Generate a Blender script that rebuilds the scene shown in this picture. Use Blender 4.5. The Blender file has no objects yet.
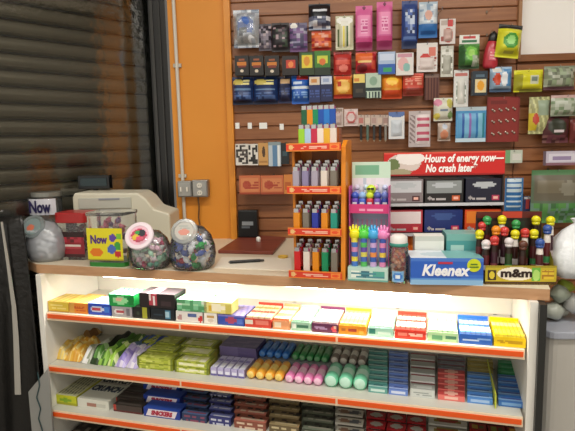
import bpy, math, random
from mathutils import Vector, Matrix
PI = math.pi
C = bpy.context.scene.collection

# ------------------------------------------------------------------ camera
F_PX, PITCH, ROLL, YAW = 521.0, 0.1315, -0.0208, 0.0744
CAM = Vector((0, 0, 1.375))
fwd0 = Vector((-math.sin(YAW), math.cos(YAW), 0)); right0 = Vector((math.cos(YAW), math.sin(YAW), 0)); up0 = Vector((0, 0, 1))
fwd = fwd0 * math.cos(PITCH) - up0 * math.sin(PITCH)
up1 = fwd0 * math.sin(PITCH) + up0 * math.cos(PITCH)
cr, sr = math.cos(ROLL), math.sin(ROLL)
def ray(px, py):
    a, b = px - 287.5, py - 215.5
    x = a * cr + b * sr; y = -a * sr + b * cr
    return fwd + right0 * (x / F_PX) - up1 * (y / F_PX)
camR = right0 * cr + up1 * sr
camU = up1 * cr - right0 * sr
cd = bpy.data.cameras.new('camera'); cam = bpy.data.objects.new('camera', cd); C.objects.link(cam)
cd.sensor_fit = 'HORIZONTAL'; cd.sensor_width = 36; cd.lens = F_PX / 575 * 36; cd.clip_start = .02
m = Matrix((( camR.x, camU.x, -fwd.x, CAM.x), (camR.y, camU.y, -fwd.y, CAM.y), (camR.z, camU.z, -fwd.z, CAM.z), (0, 0, 0, 1)))
cam.matrix_world = m
bpy.context.scene.camera = cam

def onY(px, py, Y):
    r = ray(px, py); t = (Y - CAM.y) / r.y; return CAM + r * t
def onZ(px, py, Z):
    r = ray(px, py); t = (Z - CAM.z) / r.z; return CAM + r * t

# ------------------------------------------------------------------ materials
def lin(c): return c / 12.92 if c <= .04045 else ((c + .055) / 1.055) ** 2.4
def rgb(h):
    h = h.lstrip('#'); return tuple(lin(int(h[i:i + 2], 16) / 255) for i in (0, 2, 4)) + (1,)
_m = {}
def M(h, rough=.42, metal=0.0, kind='', spec=.5):
    k = (h, rough, metal, kind)
    if k in _m: return _m[k]
    mt = bpy.data.materials.new('paint_%s%s' % (h.strip('#'), kind)); mt.use_nodes = True
    nt = mt.node_tree; b = nt.nodes['Principled BSDF']
    b.inputs['Base Color'].default_value = rgb(h); b.inputs['Roughness'].default_value = rough; b.inputs['Metallic'].default_value = metal
    b.inputs['Specular IOR Level'].default_value = spec
    N = nt.nodes.new; L = nt.links.new
    def noise(scale, detail=3, vec=None, stretch=None):
        tc = N('ShaderNodeTexCoord'); n = N('ShaderNodeTexNoise'); n.inputs['Scale'].default_value = scale; n.inputs['Detail'].default_value = detail
        if stretch:
            mp = N('ShaderNodeMapping'); mp.inputs['Scale'].default_value = stretch; L(tc.outputs['Object'], mp.inputs[0]); L(mp.outputs[0], n.inputs['Vector'])
        else: L(tc.outputs['Object'], n.inputs['Vector'])
        return n
    def mix(n, c1, c2, lo=.3, hi=.7):
        r = N('ShaderNodeValToRGB'); r.color_ramp.elements[0].position = lo; r.color_ramp.elements[1].position = hi
        r.color_ramp.elements[0].color = rgb(c1); r.color_ramp.elements[1].color = rgb(c2)
        L(n.outputs['Fac'], r.inputs[0]); L(r.outputs[0], b.inputs['Base Color'])
    def bump(n, s, d=.002):
        bp = N('ShaderNodeBump'); bp.inputs['Strength'].default_value = s; bp.inputs['Distance'].default_value = d
        L(n.outputs['Fac'], bp.inputs['Height']); L(bp.outputs[0], b.inputs['Normal'])
    if kind == 'wood': n = noise(6, 6, stretch=(1, 8, 14)); mix(n, h, MIX2[h]); bump(n, .1)
    elif kind == 'blotch': n = noise(3, 5); mix(n, h, MIX2[h]); bump(n, .05)
    elif kind == 'crinkle': n = noise(45, 3); bump(n, .6, .004)
    elif kind == 'speck': n = noise(120, 2); mix(n, h, MIX2[h], .45, .6)
    elif kind == 'clear':
        b.inputs['Transmission Weight'].default_value = 0
        tr = N('ShaderNodeBsdfTransparent'); tr.inputs[0].default_value = (.97, .98, .99, 1); mx = N('ShaderNodeMixShader'); fr = N('ShaderNodeFresnel'); fr.inputs[0].default_value = 1.85 if h == '#30342c' else 1.45
        gl = N('ShaderNodeBsdfGlossy'); gl.inputs['Roughness'].default_value = rough; gl.inputs[0].default_value = (1, 1, 1, 1)
        mx2 = N('ShaderNodeMixShader'); mx2.inputs[0].default_value = metal; b.inputs['Metallic'].default_value = 0; b.inputs['Roughness'].default_value = .3
        n = noise(30, 3); bp = N('ShaderNodeBump'); bp.inputs['Strength'].default_value = .25; bp.inputs['Distance'].default_value = .003
        L(n.outputs['Fac'], bp.inputs['Height']); L(bp.outputs[0], gl.inputs['Normal'])
        L(tr.outputs[0], mx2.inputs[1]); L(b.outputs[0], mx2.inputs[2])
        L(fr.outputs[0], mx.inputs[0]); L(mx2.outputs[0], mx.inputs[1]); L(gl.outputs[0], mx.inputs[2])
        L(mx.outputs[0], nt.nodes['Material Output'].inputs[0])
    elif kind == 'emit':
        b.inputs['Emission Color'].default_value = rgb(h); b.inputs['Emission Strength'].default_value = metal; b.inputs['Metallic'].default_value = 0
    _m[k] = mt; return mt
MIX2 = {'#5d564a': '#6c6456', '#f9f7f2': '#fdfcf8', '#d88a3c': '#e09a4c', '#8a5633': '#a06a42', '#7c4826': '#9a5f35', '#b88a62': '#c79b74', '#d98a25': '#de902c', '#8a8068': '#9c9176', '#8b877e': '#96928a', '#e2ded2': '#eae6da',
        '#8a7f72': '#9c9186', '#7a4a28': '#8d5a33', '#e6e3da': '#efece4', '#6e2f22': '#8a4434', '#4b5a48': '#5c6a52', '#dcd8cc': '#e6e2d6', '#151515': '#222222', '#d8d4cc': '#e4e0d8'}
CLEAR = M('#e8eef0', .08, .06, 'clear'); FILM = M('#dfe4e4', .12, .22, 'clear'); GLASSPANE = M('#30342c', .03, .10, 'clear')
CHROME = M('#c8c8c8', .25, 1.0); BLACK = M('#151515', .4); WHITE = M('#f0efea', .45)

# ------------------------------------------------------------------ mesh builder
class MB:
    def __init__(s): s.v = []; s.f = []; s.fm = []; s.m = []; s.T = Matrix.Identity(4)
    def mi(s, mt):
        if isinstance(mt, str): mt = M(mt)
        if mt not in s.m: s.m.append(mt)
        return s.m.index(mt)
    def add(s, vs, fs, mt):
        o = len(s.v); s.v += [tuple(s.T @ Vector(v)) for v in vs]
        for i, f in enumerate(fs):
            s.f.append([o + k for k in f]); s.fm.append(s.mi(mt[i] if isinstance(mt, list) else mt))
    def box(s, c, d, mt, taper=1.0):
        x, y, z = c; a, b, h = d[0] / 2, d[1] / 2, d[2] / 2; t = taper
        vs = [(x - a, y - b, z - h), (x + a, y - b, z - h), (x + a, y + b, z - h), (x - a, y + b, z - h), (x - a * t, y - b * t, z + h), (x + a * t, y - b * t, z + h), (x + a * t, y + b * t, z + h), (x - a * t, y + b * t, z + h)]
        s.add(vs, [(0, 3, 2, 1), (4, 5, 6, 7), (0, 1, 5, 4), (1, 2, 6, 5), (2, 3, 7, 6), (3, 0, 4, 7)], mt)
    def prism(s, pts, z0, z1, mt):      # xy polygon counter-clockwise
        n = len(pts); vs = [(p[0], p[1], z0) for p in pts] + [(p[0], p[1], z1) for p in pts]
        s.add(vs, [tuple(range(n - 1, -1, -1)), tuple(range(n, 2 * n))] + [(i, (i + 1) % n, n + (i + 1) % n, n + i) for i in range(n)], mt)
    def extrude_x(s, pts, x0, x1, mt):   # profile in (y,z)
        n = len(pts); vs = [(x0, p[0], p[1]) for p in pts] + [(x1, p[0], p[1]) for p in pts]
        s.add(vs, [tuple(range(n)), tuple(range(2 * n - 1, n - 1, -1))] + [(i, n + i, n + (i + 1) % n, (i + 1) % n) for i in range(n)], mt)
    def rbox(s, c, d, r, mt, seg=3):     # vertical-edge rounded box
        x, y, z = c; a, b, h = d[0] / 2, d[1] / 2, d[2] / 2; pts = []
        for cx, cy, a0 in ((a - r, b - r, 0), (-a + r, b - r, 90), (-a + r, -b + r, 180), (a - r, -b + r, 270)):
            for k in range(seg + 1):
                t = math.radians(a0 + 90 * k / seg); pts.append((x + cx + r * math.cos(t), y + cy + r * math.sin(t)))
        s.prism(pts, z - h, z + h, mt)
    def panel(s, o, U, V, art, nu=24, nv=24, dy=None):
        o, U, V = Vector(o), Vector(U), Vector(V); vs = []; fs = []; ms = []
        N = U.cross(V); N.normalize()
        for j in range(nv + 1):
            for i in range(nu + 1):
                u, v = i / nu, j / nv; p = o + U * u + V * v
                if dy: p = p + N * dy(u, v)
                vs.append(tuple(p))
        for j in range(nv):
            for i in range(nu):
                a = j * (nu + 1) + i; fs.append((a, a + 1, a + nu + 2, a + nu + 1)); ms.append(M(art((i + .5) / nu, (j + .5) / nv)) if callable(art) else art)
        s.add(vs, fs, ms)
    def artbox(s, w, d, h, art, side, top=None, z0=0, x0=0, y0=0, n=22):
        # front face at y = y0-d/2
        x0 -= w / 2; yf = y0 - d / 2
        nv = (max(16 if n >= 30 else 4, int(n * min(1.5, h / w))) if n > 8 else n); n = 90 if n == 44 else n; nv = 30 if n == 90 else nv
        s.panel((x0, yf, z0), (w, 0, 0), (0, 0, h), art, n, nv)
        if top: s.panel((x0, yf, z0 + h), (w, 0, 0), (0, d, 0), top, n, max(4, int(n * min(1.6, d / w))))
        else: s.add([(x0, yf, z0 + h), (x0 + w, yf, z0 + h), (x0 + w, yf + d, z0 + h), (x0, yf + d, z0 + h)], [(0, 1, 2, 3)], side)
        vs = [(x0, yf, z0), (x0 + w, yf, z0), (x0 + w, yf + d, z0), (x0, yf + d, z0), (x0, yf, z0 + h), (x0 + w, yf, z0 + h), (x0 + w, yf + d, z0 + h), (x0, yf + d, z0 + h)]
        s.add(vs, [(0, 3, 2, 1), (1, 2, 6, 5), (2, 3, 7, 6), (3, 0, 4, 7)], side)
    def cyl(s, p0, p1, r0, r1, mt, n=16, caps=True):
        p0, p1 = Vector(p0), Vector(p1); d = (p1 - p0).normalized()
        a = d.orthogonal().normalized(); b = d.cross(a); vs = []
        for p, r in ((p0, r0), (p1, r1)):
            for k in range(n):
                t = 2 * PI * k / n; vs.append(tuple(p + a * r * math.cos(t) + b * r * math.sin(t)))
        fs = [(k, (k + 1) % n, n + (k + 1) % n, n + k) for k in range(n)]
        if caps: fs += [tuple(range(n - 1, -1, -1)), tuple(range(n, 2 * n))]
        s.add(vs, fs, mt)
    def tube(s, pts, r, mt, n=8):
        for a, b in zip(pts[:-1], pts[1:]): s.cyl(a, b, r, r, mt, n)
    def lathe(s, prof, mt, n=28, c=(0, 0, 0), sx=1, sy=1):
        vs = []; fs = []; ms = []
        for r, z in prof:
            for k in range(n):
                t = 2 * PI * k / n; vs.append((c[0] + r * math.cos(t) * sx, c[1] + r * math.sin(t) * sy, c[2] + z))
        for j in range(len(prof) - 1):
            for k in range(n):
                fs.append((j * n + k, j * n + (k + 1) % n, (j + 1) * n + (k + 1) % n, (j + 1) * n + k)); ms.append(mt[j] if isinstance(mt, list) else mt)
        s.add(vs, fs, ms)
    def ball(s, c, r, mt, n=12, sc=(1, 1, 1)):
        prof = [(r * math.sin(PI * k / (n // 2)) + 1e-5, -r * math.cos(PI * k / (n // 2))) for k in range(n // 2 + 1)]
        o = s.T; s.T = s.T @ Matrix.Translation(c) @ Matrix.Diagonal((*sc, 1)); s.lathe(prof, mt, n); s.T = o
    def text(s, body, size, mt, x, y, z, shear=0, bold=0, align='CENTER', sx=1.0, depth=.0006):
        # text in the XZ plane facing -Y, centred at x, base line z
        cu = bpy.data.curves.new('lettering', 'FONT'); cu.body = body; cu.size = size; cu.shear = shear; cu.offset = bold; cu.align_x = align; cu.extrude = depth; cu.resolution_u = 2
        ob = bpy.data.objects.new('lettering', cu); C.objects.link(ob); bpy.context.view_layer.update()
        me = ob.evaluated_get(bpy.context.evaluated_depsgraph_get()).to_mesh()
        s.add([(x + v.co.x * sx, y - v.co.z, z + v.co.y) for v in me.vertices], [tuple(p.vertices) for p in me.polygons], mt)
        bpy.data.objects.remove(ob); bpy.data.curves.remove(cu)
    def build(s, name, parent=None, smooth=False, bevel=0):
        me = bpy.data.meshes.new(name); me.from_pydata(s.v, [], s.f)
        for mt in s.m: me.materials.append(mt)
        me.polygons.foreach_set('material_index', s.fm)
        if smooth: me.polygons.foreach_set('use_smooth', [True] * len(me.polygons))
        me.update()
        o = bpy.data.objects.new(name, me); C.objects.link(o)
        if parent: o.parent = parent
        if bevel:
            b = o.modifiers.new('bevel', 'BEVEL'); b.width = bevel; b.segments = 2; b.limit_method = 'ANGLE'
        return o
def tag(o, label, cat, group=None, kind=None):
    if label: o['label'] = label
    if cat: o['category'] = cat
    if group: o['group'] = group
    if kind: o['kind'] = kind
    return o
def thing(name, label, cat, loc=(0, 0, 0), rz=0, group=None):
    o = bpy.data.objects.new(name, None); C.objects.link(o); o.location = loc; o.rotation_euler = (0, 0, rz); o.empty_display_size = .05
    return tag(o, label, cat, group)
def struct(o): o['kind'] = 'structure'; return o
def place(o, loc, rz=0, rx=0, ry=0): o.location = loc; o.rotation_euler = (rx, ry, rz); return o
def dup(r, loc, rot=None, label=None, group=None):
    c = r.copy(); C.objects.link(c); c.location = loc
    if rot is not None: c.rotation_euler = rot
    if label: c['label'] = label
    if group: c['group'] = group
    for ch in list(r.children):
        d = ch.copy(); C.objects.link(d); d.parent = c
        for g in list(ch.children):
            e = g.copy(); C.objects.link(e); e.parent = d
    return c

# ------------------------------------------------------------------ print designs
def art(bg, *ops):
    cache = {}
    def f(u, v):
        for k in range(len(ops) - 1, -1, -1):
            o = ops[k]; t = o[0]
            if t == 'r' and o[1] <= u <= o[3] and o[2] <= v <= o[4]: return o[5]
            if t == 'e' and ((u - o[1]) / o[3]) ** 2 + ((v - o[2]) / o[4]) ** 2 <= 1: return o[5]
            if t in 'nts' and o[1] <= u <= o[3] and o[2] <= v <= o[4]:
                a, b = (u - o[1]) / (o[3] - o[1]), (v - o[2]) / (o[4] - o[2])
                if t == 'n':
                    key = (k, int(a * o[6]), int(b * o[7]))
                    if key not in cache: cache[key] = random.Random(o[8] * 977 + key[1] * 31 + key[2] * 57 + 5).choice(o[5])
                    if cache[key]: return cache[key]
                elif t == 't':
                    rw = b * o[6]
                    if rw % 1 < .6:
                        q = random.Random(o[7] * 313 + int(rw) * 17 + int(a * 9)).random()
                        if q < .75: return o[5]
                elif t == 's':
                    if ((a + b * o[7]) * o[6]) % 1 < o[8]: return o[5]
        return bg
    return f

# ================================================================== SETTING
YS = 2.40                                   # front face of the slatted wall board
ZT = .95                                    # top of the worktop
PSI = .2016                                 # the counter stands at this angle to the wall
A0 = Vector((-1.108, 1.877, 0)); CU = Vector((math.cos(PSI), -math.sin(PSI), 0)); CV = Vector((math.sin(PSI), math.cos(PSI), 0)); CW = 1.79
def cw(u, v, z): return A0 + CU * u + CV * v + Vector((0, 0, z))
def cuv(p): d = Vector((p.x, p.y, 0)) - A0; return d.dot(CU), d.dot(CV)

b = MB(); b.box((-.3, .4, -.05), (8, 8, .1), M('#8b877e', .5, 0, 'blotch')); struct(b.build('floor'))
b = MB(); b.box((-.3, .4, 2.95), (8, 8, .1), M('#d8d4cc', .7, 0, 'blotch')); struct(b.build('ceiling'))
xl = onY(176, 100, YS).x - .02
xs = onY(233, 100, YS).x
xw = onY(516.5, 60, YS).x
b = MB(); b.box(((xl + 3.7) / 2, YS + .10 + .02, 1.45), (3.7 - xl, .16, 2.9), M('#f9f7f2', .6, 0, 'blotch')); struct(b.build('wall_back'))
b = MB(); b.box(((xl + xs) / 2, YS + .02, 1.45), (xs - xl, .04, 2.9), M('#d98a25', .55, 0, 'blotch')); struct(b.build('wall_back_orange'))
b = MB(); b.box((2.6, .2, 1.45), (.1, 4.4, 2.9), M('#5d564a', .6, 0, 'blotch')); struct(b.build('wall_right'))
b = MB(); b.box((2.54, 1.95, 1.45), (.02, .86, 2.9), M('#d88a3c', .5, 0, 'blotch')); struct(b.build('wall_right_reflection_panel'))  # unseen orange panel, added so the glass front reflects a brown band

def slatwall(name, x0, x1, z0, z1, hexc, trim):
    b = MB(); pitch = .0605; prof = []
    z = z0
    D = .02
    prof = [(YS + .04, z1), (YS + .04, z0)]
    while z < z1 - .001:
        zt = min(z + pitch, z1)
        prof += [(YS + .003, z), (YS, z + .003), (YS, zt - .006), (YS + .009, zt - .006), (YS + .009, zt)]; z = zt
    b.extrude_x([(p[0], p[1]) for p in prof], x0, x1, M(hexc, .38, 0, 'wood'))
    o = b.build(name)
    for q in o.data.polygons: pass
    return struct(o)
s1 = slatwall('wall_back_slatted', xs, xw, .2, 2.9, '#8a5633', 1)
z58 = onY(540, 58, YS).z
s2 = slatwall('wall_back_slatted', xw + .004, 2.5, .2, z58 - .012, '#8a5633', 1)
b = MB(); b.box(((xs - .012), YS + .005, 1.45), (.03, .06, 2.9), M('#d98a25', .4, 0, 'blotch')); struct(b.build('trim_1', bevel=.002))
b = MB(); b.box(((xw + 2.5) / 2, YS + .012, z58), (2.5 - xw, .055, .03), M('#7a4a28', .4, 0, 'wood')); struct(b.build('trim_2', bevel=.002))
b = MB(); b.box((xw + .004, YS + .008, (z58 + 2.9) / 2), (.014, .05, 2.9 - z58), M('#9c7048', .4)); struct(b.build('trim_3'))

# shop door: black post, glass, roller shutter outside
P0 = onY(166, 100, 2.60); P0.z = 0; ang = math.radians(50)
SD = Vector((-math.cos(ang), -math.sin(ang), 0)); SN = Vector((-math.sin(ang), math.cos(ang), 0))   # along the front, outward
rz_s = math.atan2(-SD.y, -SD.x)
b = MB(); b.box((0, 0, 1.45), (.082, .12, 2.9), M('#1b1b1b', .35)); b.box((-.024, -.064, 1.45), (.012, .01, 2.9), M('#3a3a38', .3)); b.box((.012, -.064, 1.45), (.008, .01, 2.9), M('#2c2c2a', .3))
o = struct(b.build('trim_door_post')); place(o, P0 + Vector((.0, -.02, 0)), 0)
b = MB(); L = 1.55
b.box((-L / 2 - .03, 0, 1.47), (L, .008, 2.8), GLASSPANE)
o = b.build('window_1'); place(o, P0, rz_s); struct(o)
def shutter():
    r = thing('roller_shutter', 'dark grey metal roller shutter pulled down outside the glass front', 'shutter', P0 + SN * .10, rz_s)
    b = MB(); z = .02; cols = '#8a8068'; pts = []
    prof = []
    while z < 2.85:
        for k in range(6):
            t = k / 6; prof.append((-.011 * math.sin(PI * t) ** .7 if t > 0 else .004, z + .062 * t))
        prof.append((.005, z + .0655)); z += .068
    prof += [(.02, z), (.02, .02)]
    b.extrude_x(prof, -1.75, -.02, M(cols, .42, .35, 'blotch'))
    q = .02 + .062
    while q < 2.85: b.box((-.885, -.0015, q + .002), (1.73, .012, .007), M('#1c1a16', .7)); q += .068
    b.build('slat_curtain', r)
    b = MB(); b.box((-.02, -.01, 1.45), (.06, .07, 2.9), M('#2a2a28', .4, .4)); b.build('guide_rail', r)
    b = MB(); b.box((-.88, 0, .04), (1.7, .05, .07), M('#3c3a34', .4, .5)); b.build('bottom_bar', r)
shutter()

# ceiling lamps
for i, (x, y) in enumerate(((-.5, .7), (1.0, .7), (-.5, -1.0), (1.0, -1.0))):
    t = thing('ceiling_light', ('white fluorescent ceiling light over the %s' % ('left end of the counter', 'right end of the counter', 'shop floor behind on the left', 'shop floor behind on the right')[i]), 'ceiling light', (x, y, 2.9))
    b = MB(); b.box((0, 0, -.02), (1.25, .22, .04), WHITE, .9); b.build('housing', t)
    b = MB()
    for s in (-.05, .05): b.cyl((-.58, s, -.055), (.58, s, -.055), .013, .013, M('#f6f6ff', .4, 3.0, 'emit'), 10)
    b.build('tube', t)
    ld = bpy.data.lights.new('lamp_glow', 'AREA'); ld.shape = 'RECTANGLE'; ld.size = 1.2; ld.size_y = .2; ld.energy = (24, 26, 15, 15)[i]; ld.color = (1.0, .95, .86)
    lo = bpy.data.objects.new('lamp_glow', ld); C.objects.link(lo); lo.location = (x, y, 2.8)

# electrical boxes + conduit on the orange wall
cx = onY(177.5, 90, YS - .01).x
b = MB(); b.tube([(cx - .004, YS - .012, 2.9), (cx + .0, YS - .012, 2.2), (cx + .004, YS - .012, 1.6), (cx + .006, YS - .012, 1.0)], .008, M('#cfcabd', .4), 10)
for z in (2.3, 1.75, 1.25): b.box((cx + .004, YS - .006, z), (.036, .012, .016), M('#b8b2a4', .4))
tag(b.build('wall_conduit'), 'thin off-white electrical conduit running down the orange wall', 'conduit')
def wbox(px0, py0, px1, py1, d=.0):
    c = onY((px0 + px1) / 2, (py0 + py1) / 2, YS - d); w = (onY(px1, (py0 + py1) / 2, YS - d) - onY(px0, (py0 + py1) / 2, YS - d)).x
    h = (onY((px0 + px1) / 2, py0, YS - d) - onY((px0 + px1) / 2, py1, YS - d)).z
    return c, w, h
for (x0, y0, x1, y1, lab, sock) in ((178, 181, 192, 197, 'grey metal electrical box with two switches beside the conduit', 0), (192.5, 180, 208, 197, 'grey metal electrical box with an outlet and a cord below', 1)):
    c, w, h = wbox(x0, y0, x1, y1, .04)
    t = thing('electrical_box', lab, 'electrical box', (c.x, YS, c.z))
    b = MB(); b.box((0, -.024, 0), (w, .048, h), M('#8c8c88', .4, .5)); b.build('box_body', t, bevel=.004)
    b = MB(); b.box((0, -.05, 0), (w * .86, .004, h * .84), M('#a4a4a0', .4, .4)); b.build('cover_plate', t, bevel=.001)
    if sock:
        b = MB()
        for s in (-.3, .25): b.cyl((0, -.052, s * h * .8), (0, -.056, s * h * .8), .012, .012, M('#d8d4c8'), 14); b.box((-.004, -.057, s * h * .8), (.0015, .002, .006), BLACK); b.box((.004, -.057, s * h * .8), (.0015, .002, .006), BLACK)
        b.build('outlet', t)
        cxx = c.x
    else:
        for s in (-.22, .22):
            b = MB(); b.box((s * w, -.056, 0), (.007, .012, .02), M('#e4e0d4')); b.build('switch', t)
p = onY(198, 197, YS - .03)
b = MB(); b.tube([(p.x, YS - .03, p.z + .01), (p.x + .002, YS - .025, p.z - .05), (p.x - .004, YS - .02, p.z - .1), (p.x + .003, YS - .02, 1.0)], .004, M('#6a4a2a'), 8)
tag(b.build('power_cord'), 'brown power cord hanging from the grey outlet box', 'cord')

# ================================================================== HANGING GOODS
_rnd = random.Random(3)
def pillow(w, h, d, fn, seed=0, n=20, crimp=.07):
    b = MB(); R = random.Random(seed); ph = [R.uniform(0, 6) for _ in range(4)]
    def dy(u, v):
        e = max(0, min(1, (v - crimp) / .25)) * max(0, min(1, (1 - crimp - v) / .25)); s = max(0, min(1, u / .3)) * max(0, min(1, (1 - u) / .3))
        q = (e * (2 - e)) * (s * (2 - s)); return d * q * (1 + .10 * math.sin(9 * u + ph[0] + 4 * v) + .08 * math.sin(13 * v + ph[1]))
    nv = int(n * min(1.6, max(.7, h / w)))
    b.panel((-w / 2, 0, -h), (w, 0, 0), (0, 0, h), fn, n, nv, lambda u, v: dy(u, v) * .72 + .0006)
    b.panel((w / 2, .0004, -h), (-w, 0, 0), (0, 0, h), lambda u, v: fn(1 - u, v), 10, 10, lambda u, v: dy(1 - u, v) * .28)
    return b
HOOKS = []
def hook(x, z, ln, label):
    b = MB(); b.tube([(0, 0, -.004), (0, -ln + .006, -.002), (0, -ln, .006)], .0017, CHROME, 6); b.box((0, -.001, .002), (.008, .002, .012), M('#6c5c4c', .4, .5))
    o = b.build('peg_hook'); o.location = (x, YS, z); tag(o, label, 'hook', 'steel peg hooks in the slatted wall'); return o
def hang(kind, name, cat, label, bb, fn, side='#888888', dist=.05, th=.02, header=None, hh=.18, seed=1, group=None, tilt=0, hk=True, film=None, win=None):
    x0, y0, x1, y1 = bb
    c, w, h = wbox(x0, y0, x1, y1, dist)
    w += .003
    zt = c.z + h / 2
    t = thing(name, label, cat, (c.x, YS - dist, zt), 0, group); t.rotation_euler = (0, tilt, 0)
    hd = h * hh if header else 0
    def sub(u0, v0, u1, v1): return lambda u, v: fn(u, v)
    if kind == 'bag':
        b = pillow(w, h - hd, th, fn, seed); b.T = Matrix.Identity(4); b.v = [(v[0], v[1], v[2] - hd) for v in b.v]; b.build('pouch', t, smooth=True)
    elif kind == 'card':
        b = MB(); b.artbox(w, .0016, h - hd, fn, M(side), z0=-h, n=24); b.build('backing_card', t)
        if win:
            u0, v0, u1, v1, wc = win
            b = MB(); wx = (u0 + u1) / 2 * w - w / 2; ww = (u1 - u0) * w; wz = -h + v0 * (h - hd); wh = (v1 - v0) * (h - hd)
            b.T = Matrix.Translation((wx, -.001, wz + wh)); q = pillow(ww, wh, th, wc if callable(wc) else (lambda u, v: wc), seed, 12, .0)
            q.v = [(v[0] + wx, v[1] - .001, v[2] + wz + wh) for v in q.v]; q.build('blister', t, smooth=True)
    elif kind == 'box':
        b = MB(); b.artbox(w, th, h - hd, fn, M(side), z0=-h, y0=-th / 2, n=24); b.build('carton', t, bevel=0)
    if header:
        b = MB(); hw = w * .96
        b.artbox(hw, .0016, hd + .004, header, M('#dddddd'), z0=-hd, y0=-.001 if kind == 'bag' else 0, n=16); o = b.build('header_card', t)
    if film:
        b = pillow(w * 1.02, h - hd, th * 1.25, lambda u, v: '#ffffff', seed + 9, 14); b.v = [(v[0], v[1], v[2] - hd) for v in b.v]; b.m = [FILM]; b.fm = [0] * len(b.f); b.build('plastic_wrap', t, smooth=True)
    if hk: HOOKS.append((c.x, zt, dist, label))
    return t
R_, E_, N_, T_, S_ = 'r', 'e', 'n', 't', 's'
A = art
PK = 'pouch'
# --- top row
hang('bag', 'snack_pouch', 'pouch', 'clear pouch with bright blue centre, far upper left', (234, 10, 259, 48), A('#c9cfd8', (N_, 0, 0, 1, 1, ['#dfe3ea', '#b8c0cc', '#9aa6b8', '#e9ecf0'], 7, 9, 4), (E_, .5, .55, .32, .25, '#3d66b4'), (R_, .25, .3, .55, .5, '#23283a'), (R_, .4, .12, .7, .34, '#e6e8ee')), th=.05, seed=1, film=1)
hang('bag', 'snack_pouch', 'pouch', 'narrow dark grey mottled pouch right of the blue-centred pouch', (259, 24, 271, 51), A('#4c4650', (N_, 0, .1, 1, .9, ['#6c6472', '#2e2a34', '#8c8492', '#b8aab0'], 5, 9, 2)), seed=2, dist=.05)
hang('bag', 'snack_pouch', 'pouch', 'black pouch with pale pink figures on its front', (272, 23, 289, 52), A('#221d22', (N_, .1, .15, .9, .85, [None, None, '#a89098', '#6a565e', '#3c4a3c'], 5, 8, 7)), seed=3, dist=.055)
hang('bag', 'snack_pouch', 'pouch', 'grey-violet pouch with a white round tag at its top', (290, 23, 307, 52), A('#6a6580', (N_, 0, .1, 1, .8, ['#8d88a8', '#4a4664', '#a8a4b8', '#7a5c8c'], 5, 8, 3), (E_, .25, .9, .2, .1, '#e8e6e0'), (R_, 0, 0, 1, .12, '#6c4a78')), seed=4, dist=.05)
hang('bag', 'toy_pack', 'toy pack', 'black-topped pack with a white stripe over a red pack', (309, 4, 330, 30), A('#98a0b4', (N_, 0, .05, 1, .5, ['#c4c8d4', '#6a7088', '#38405a', '#e0e2e8'], 5, 5, 4), (R_, 0, .5, 1, 1, '#14171f'), (R_, .2, .64, .85, .76, '#d8dce4')), seed=5, dist=.06, th=.04)
hang('bag', 'toy_pack', 'toy pack', 'orange-red pack hanging right below the black-topped pack', (312, 31, 331, 51), A('#c85038', (N_, 0, .1, 1, .9, ['#d86848', '#b03028', '#e8a890', '#e07038'], 6, 6, 6), (R_, 0, .0, 1, .15, '#a02820')), seed=6, dist=.05)
hang('bag', 'striped_pouch', 'pouch', 'cream pouch with yellow and green stripes and a white bow', (336, 16, 353, 50), A('#c9c8a8', (S_, 0, .05, 1, .75, '#e6e4cc', 3, 0, .4), (R_, .42, .1, .52, .72, '#e8d860'), (R_, .6, .1, .68, .7, '#4c6438'), (R_, .1, .1, .18, .6, '#58683c'), (E_, .3, .86, .25, .1, '#f2f2ec'), (E_, .7, .86, .25, .1, '#f2f2ec'), (R_, .3, .7, .7, .85, '#e8e8de')), seed=7, dist=.05)
PINK = lambda s: A('#d4629a', (R_, .12, .3, .9, .78, '#e88cb8'), (R_, .3, .38, .7, .7, '#f0b0d0'), (T_, .3, .4, .7, .7, '#c8508c', 4, s), (R_, 0, 0, 1, .2, '#8a2452'), (R_, .0, .2, 1, .28, '#c84a84'), (E_, .5, .95, .12, .03, '#7a3050'))
hang('bag', 'toy_pouch', 'pouch', 'left one of the two tall pink pouches', (356, 6, 372, 51), PINK(1), seed=8, dist=.05, group='tall pink pouches on the slatted wall')
hang('bag', 'toy_pouch', 'pouch', 'right one of the two tall pink pouches', (377, 2, 392, 50), PINK(5), seed=9, dist=.05, group='tall pink pouches on the slatted wall')
hang('bag', 'toy_pouch', 'pouch', 'tall royal blue pouch right of the pink pouches', (402, 1, 417, 49), A('#27407e', (E_, .5, .55, .3, .25, '#8ca0c8'), (N_, .2, .3, .8, .8, [None, '#3c5ca8', '#c0cce0', '#1a2c5c'], 4, 8, 2), (R_, .0, .0, 1, .15, '#1a2850'), (R_, .1, .2, .9, .26, '#5c78b0')), seed=10, dist=.05)
hang('bag', 'toy_pouch', 'pouch', 'pale blue and white pouch with a deep blue bottom', (419, 2, 437, 38), A('#a8bccc', (N_, .05, .4, .95, .95, ['#c4d0da', '#90a8c0', '#dce4ea'], 5, 7, 8), (E_, .5, .62, .2, .14, '#d8a898'), (R_, 0, 0, 1, .36, '#2c6cb0'), (R_, .1, .1, .9, .2, '#1c4c88')), seed=11, dist=.05)
hang('card', 'blister_card', 'blister pack', 'small white card with a red spot, upper right of centre', (440, 19, 455, 44), A('#dcd4d0', (E_, .55, .35, .3, .3, '#c04a40'), (R_, .1, .75, .9, .95, '#b8a8a0'), (R_, .5, .7, .85, .98, '#c83838'), (R_, .1, .1, .4, .3, '#a05048')), win=(.25, .1, .8, .6, '#c8a8a0'), dist=.05, th=.012)
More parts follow.
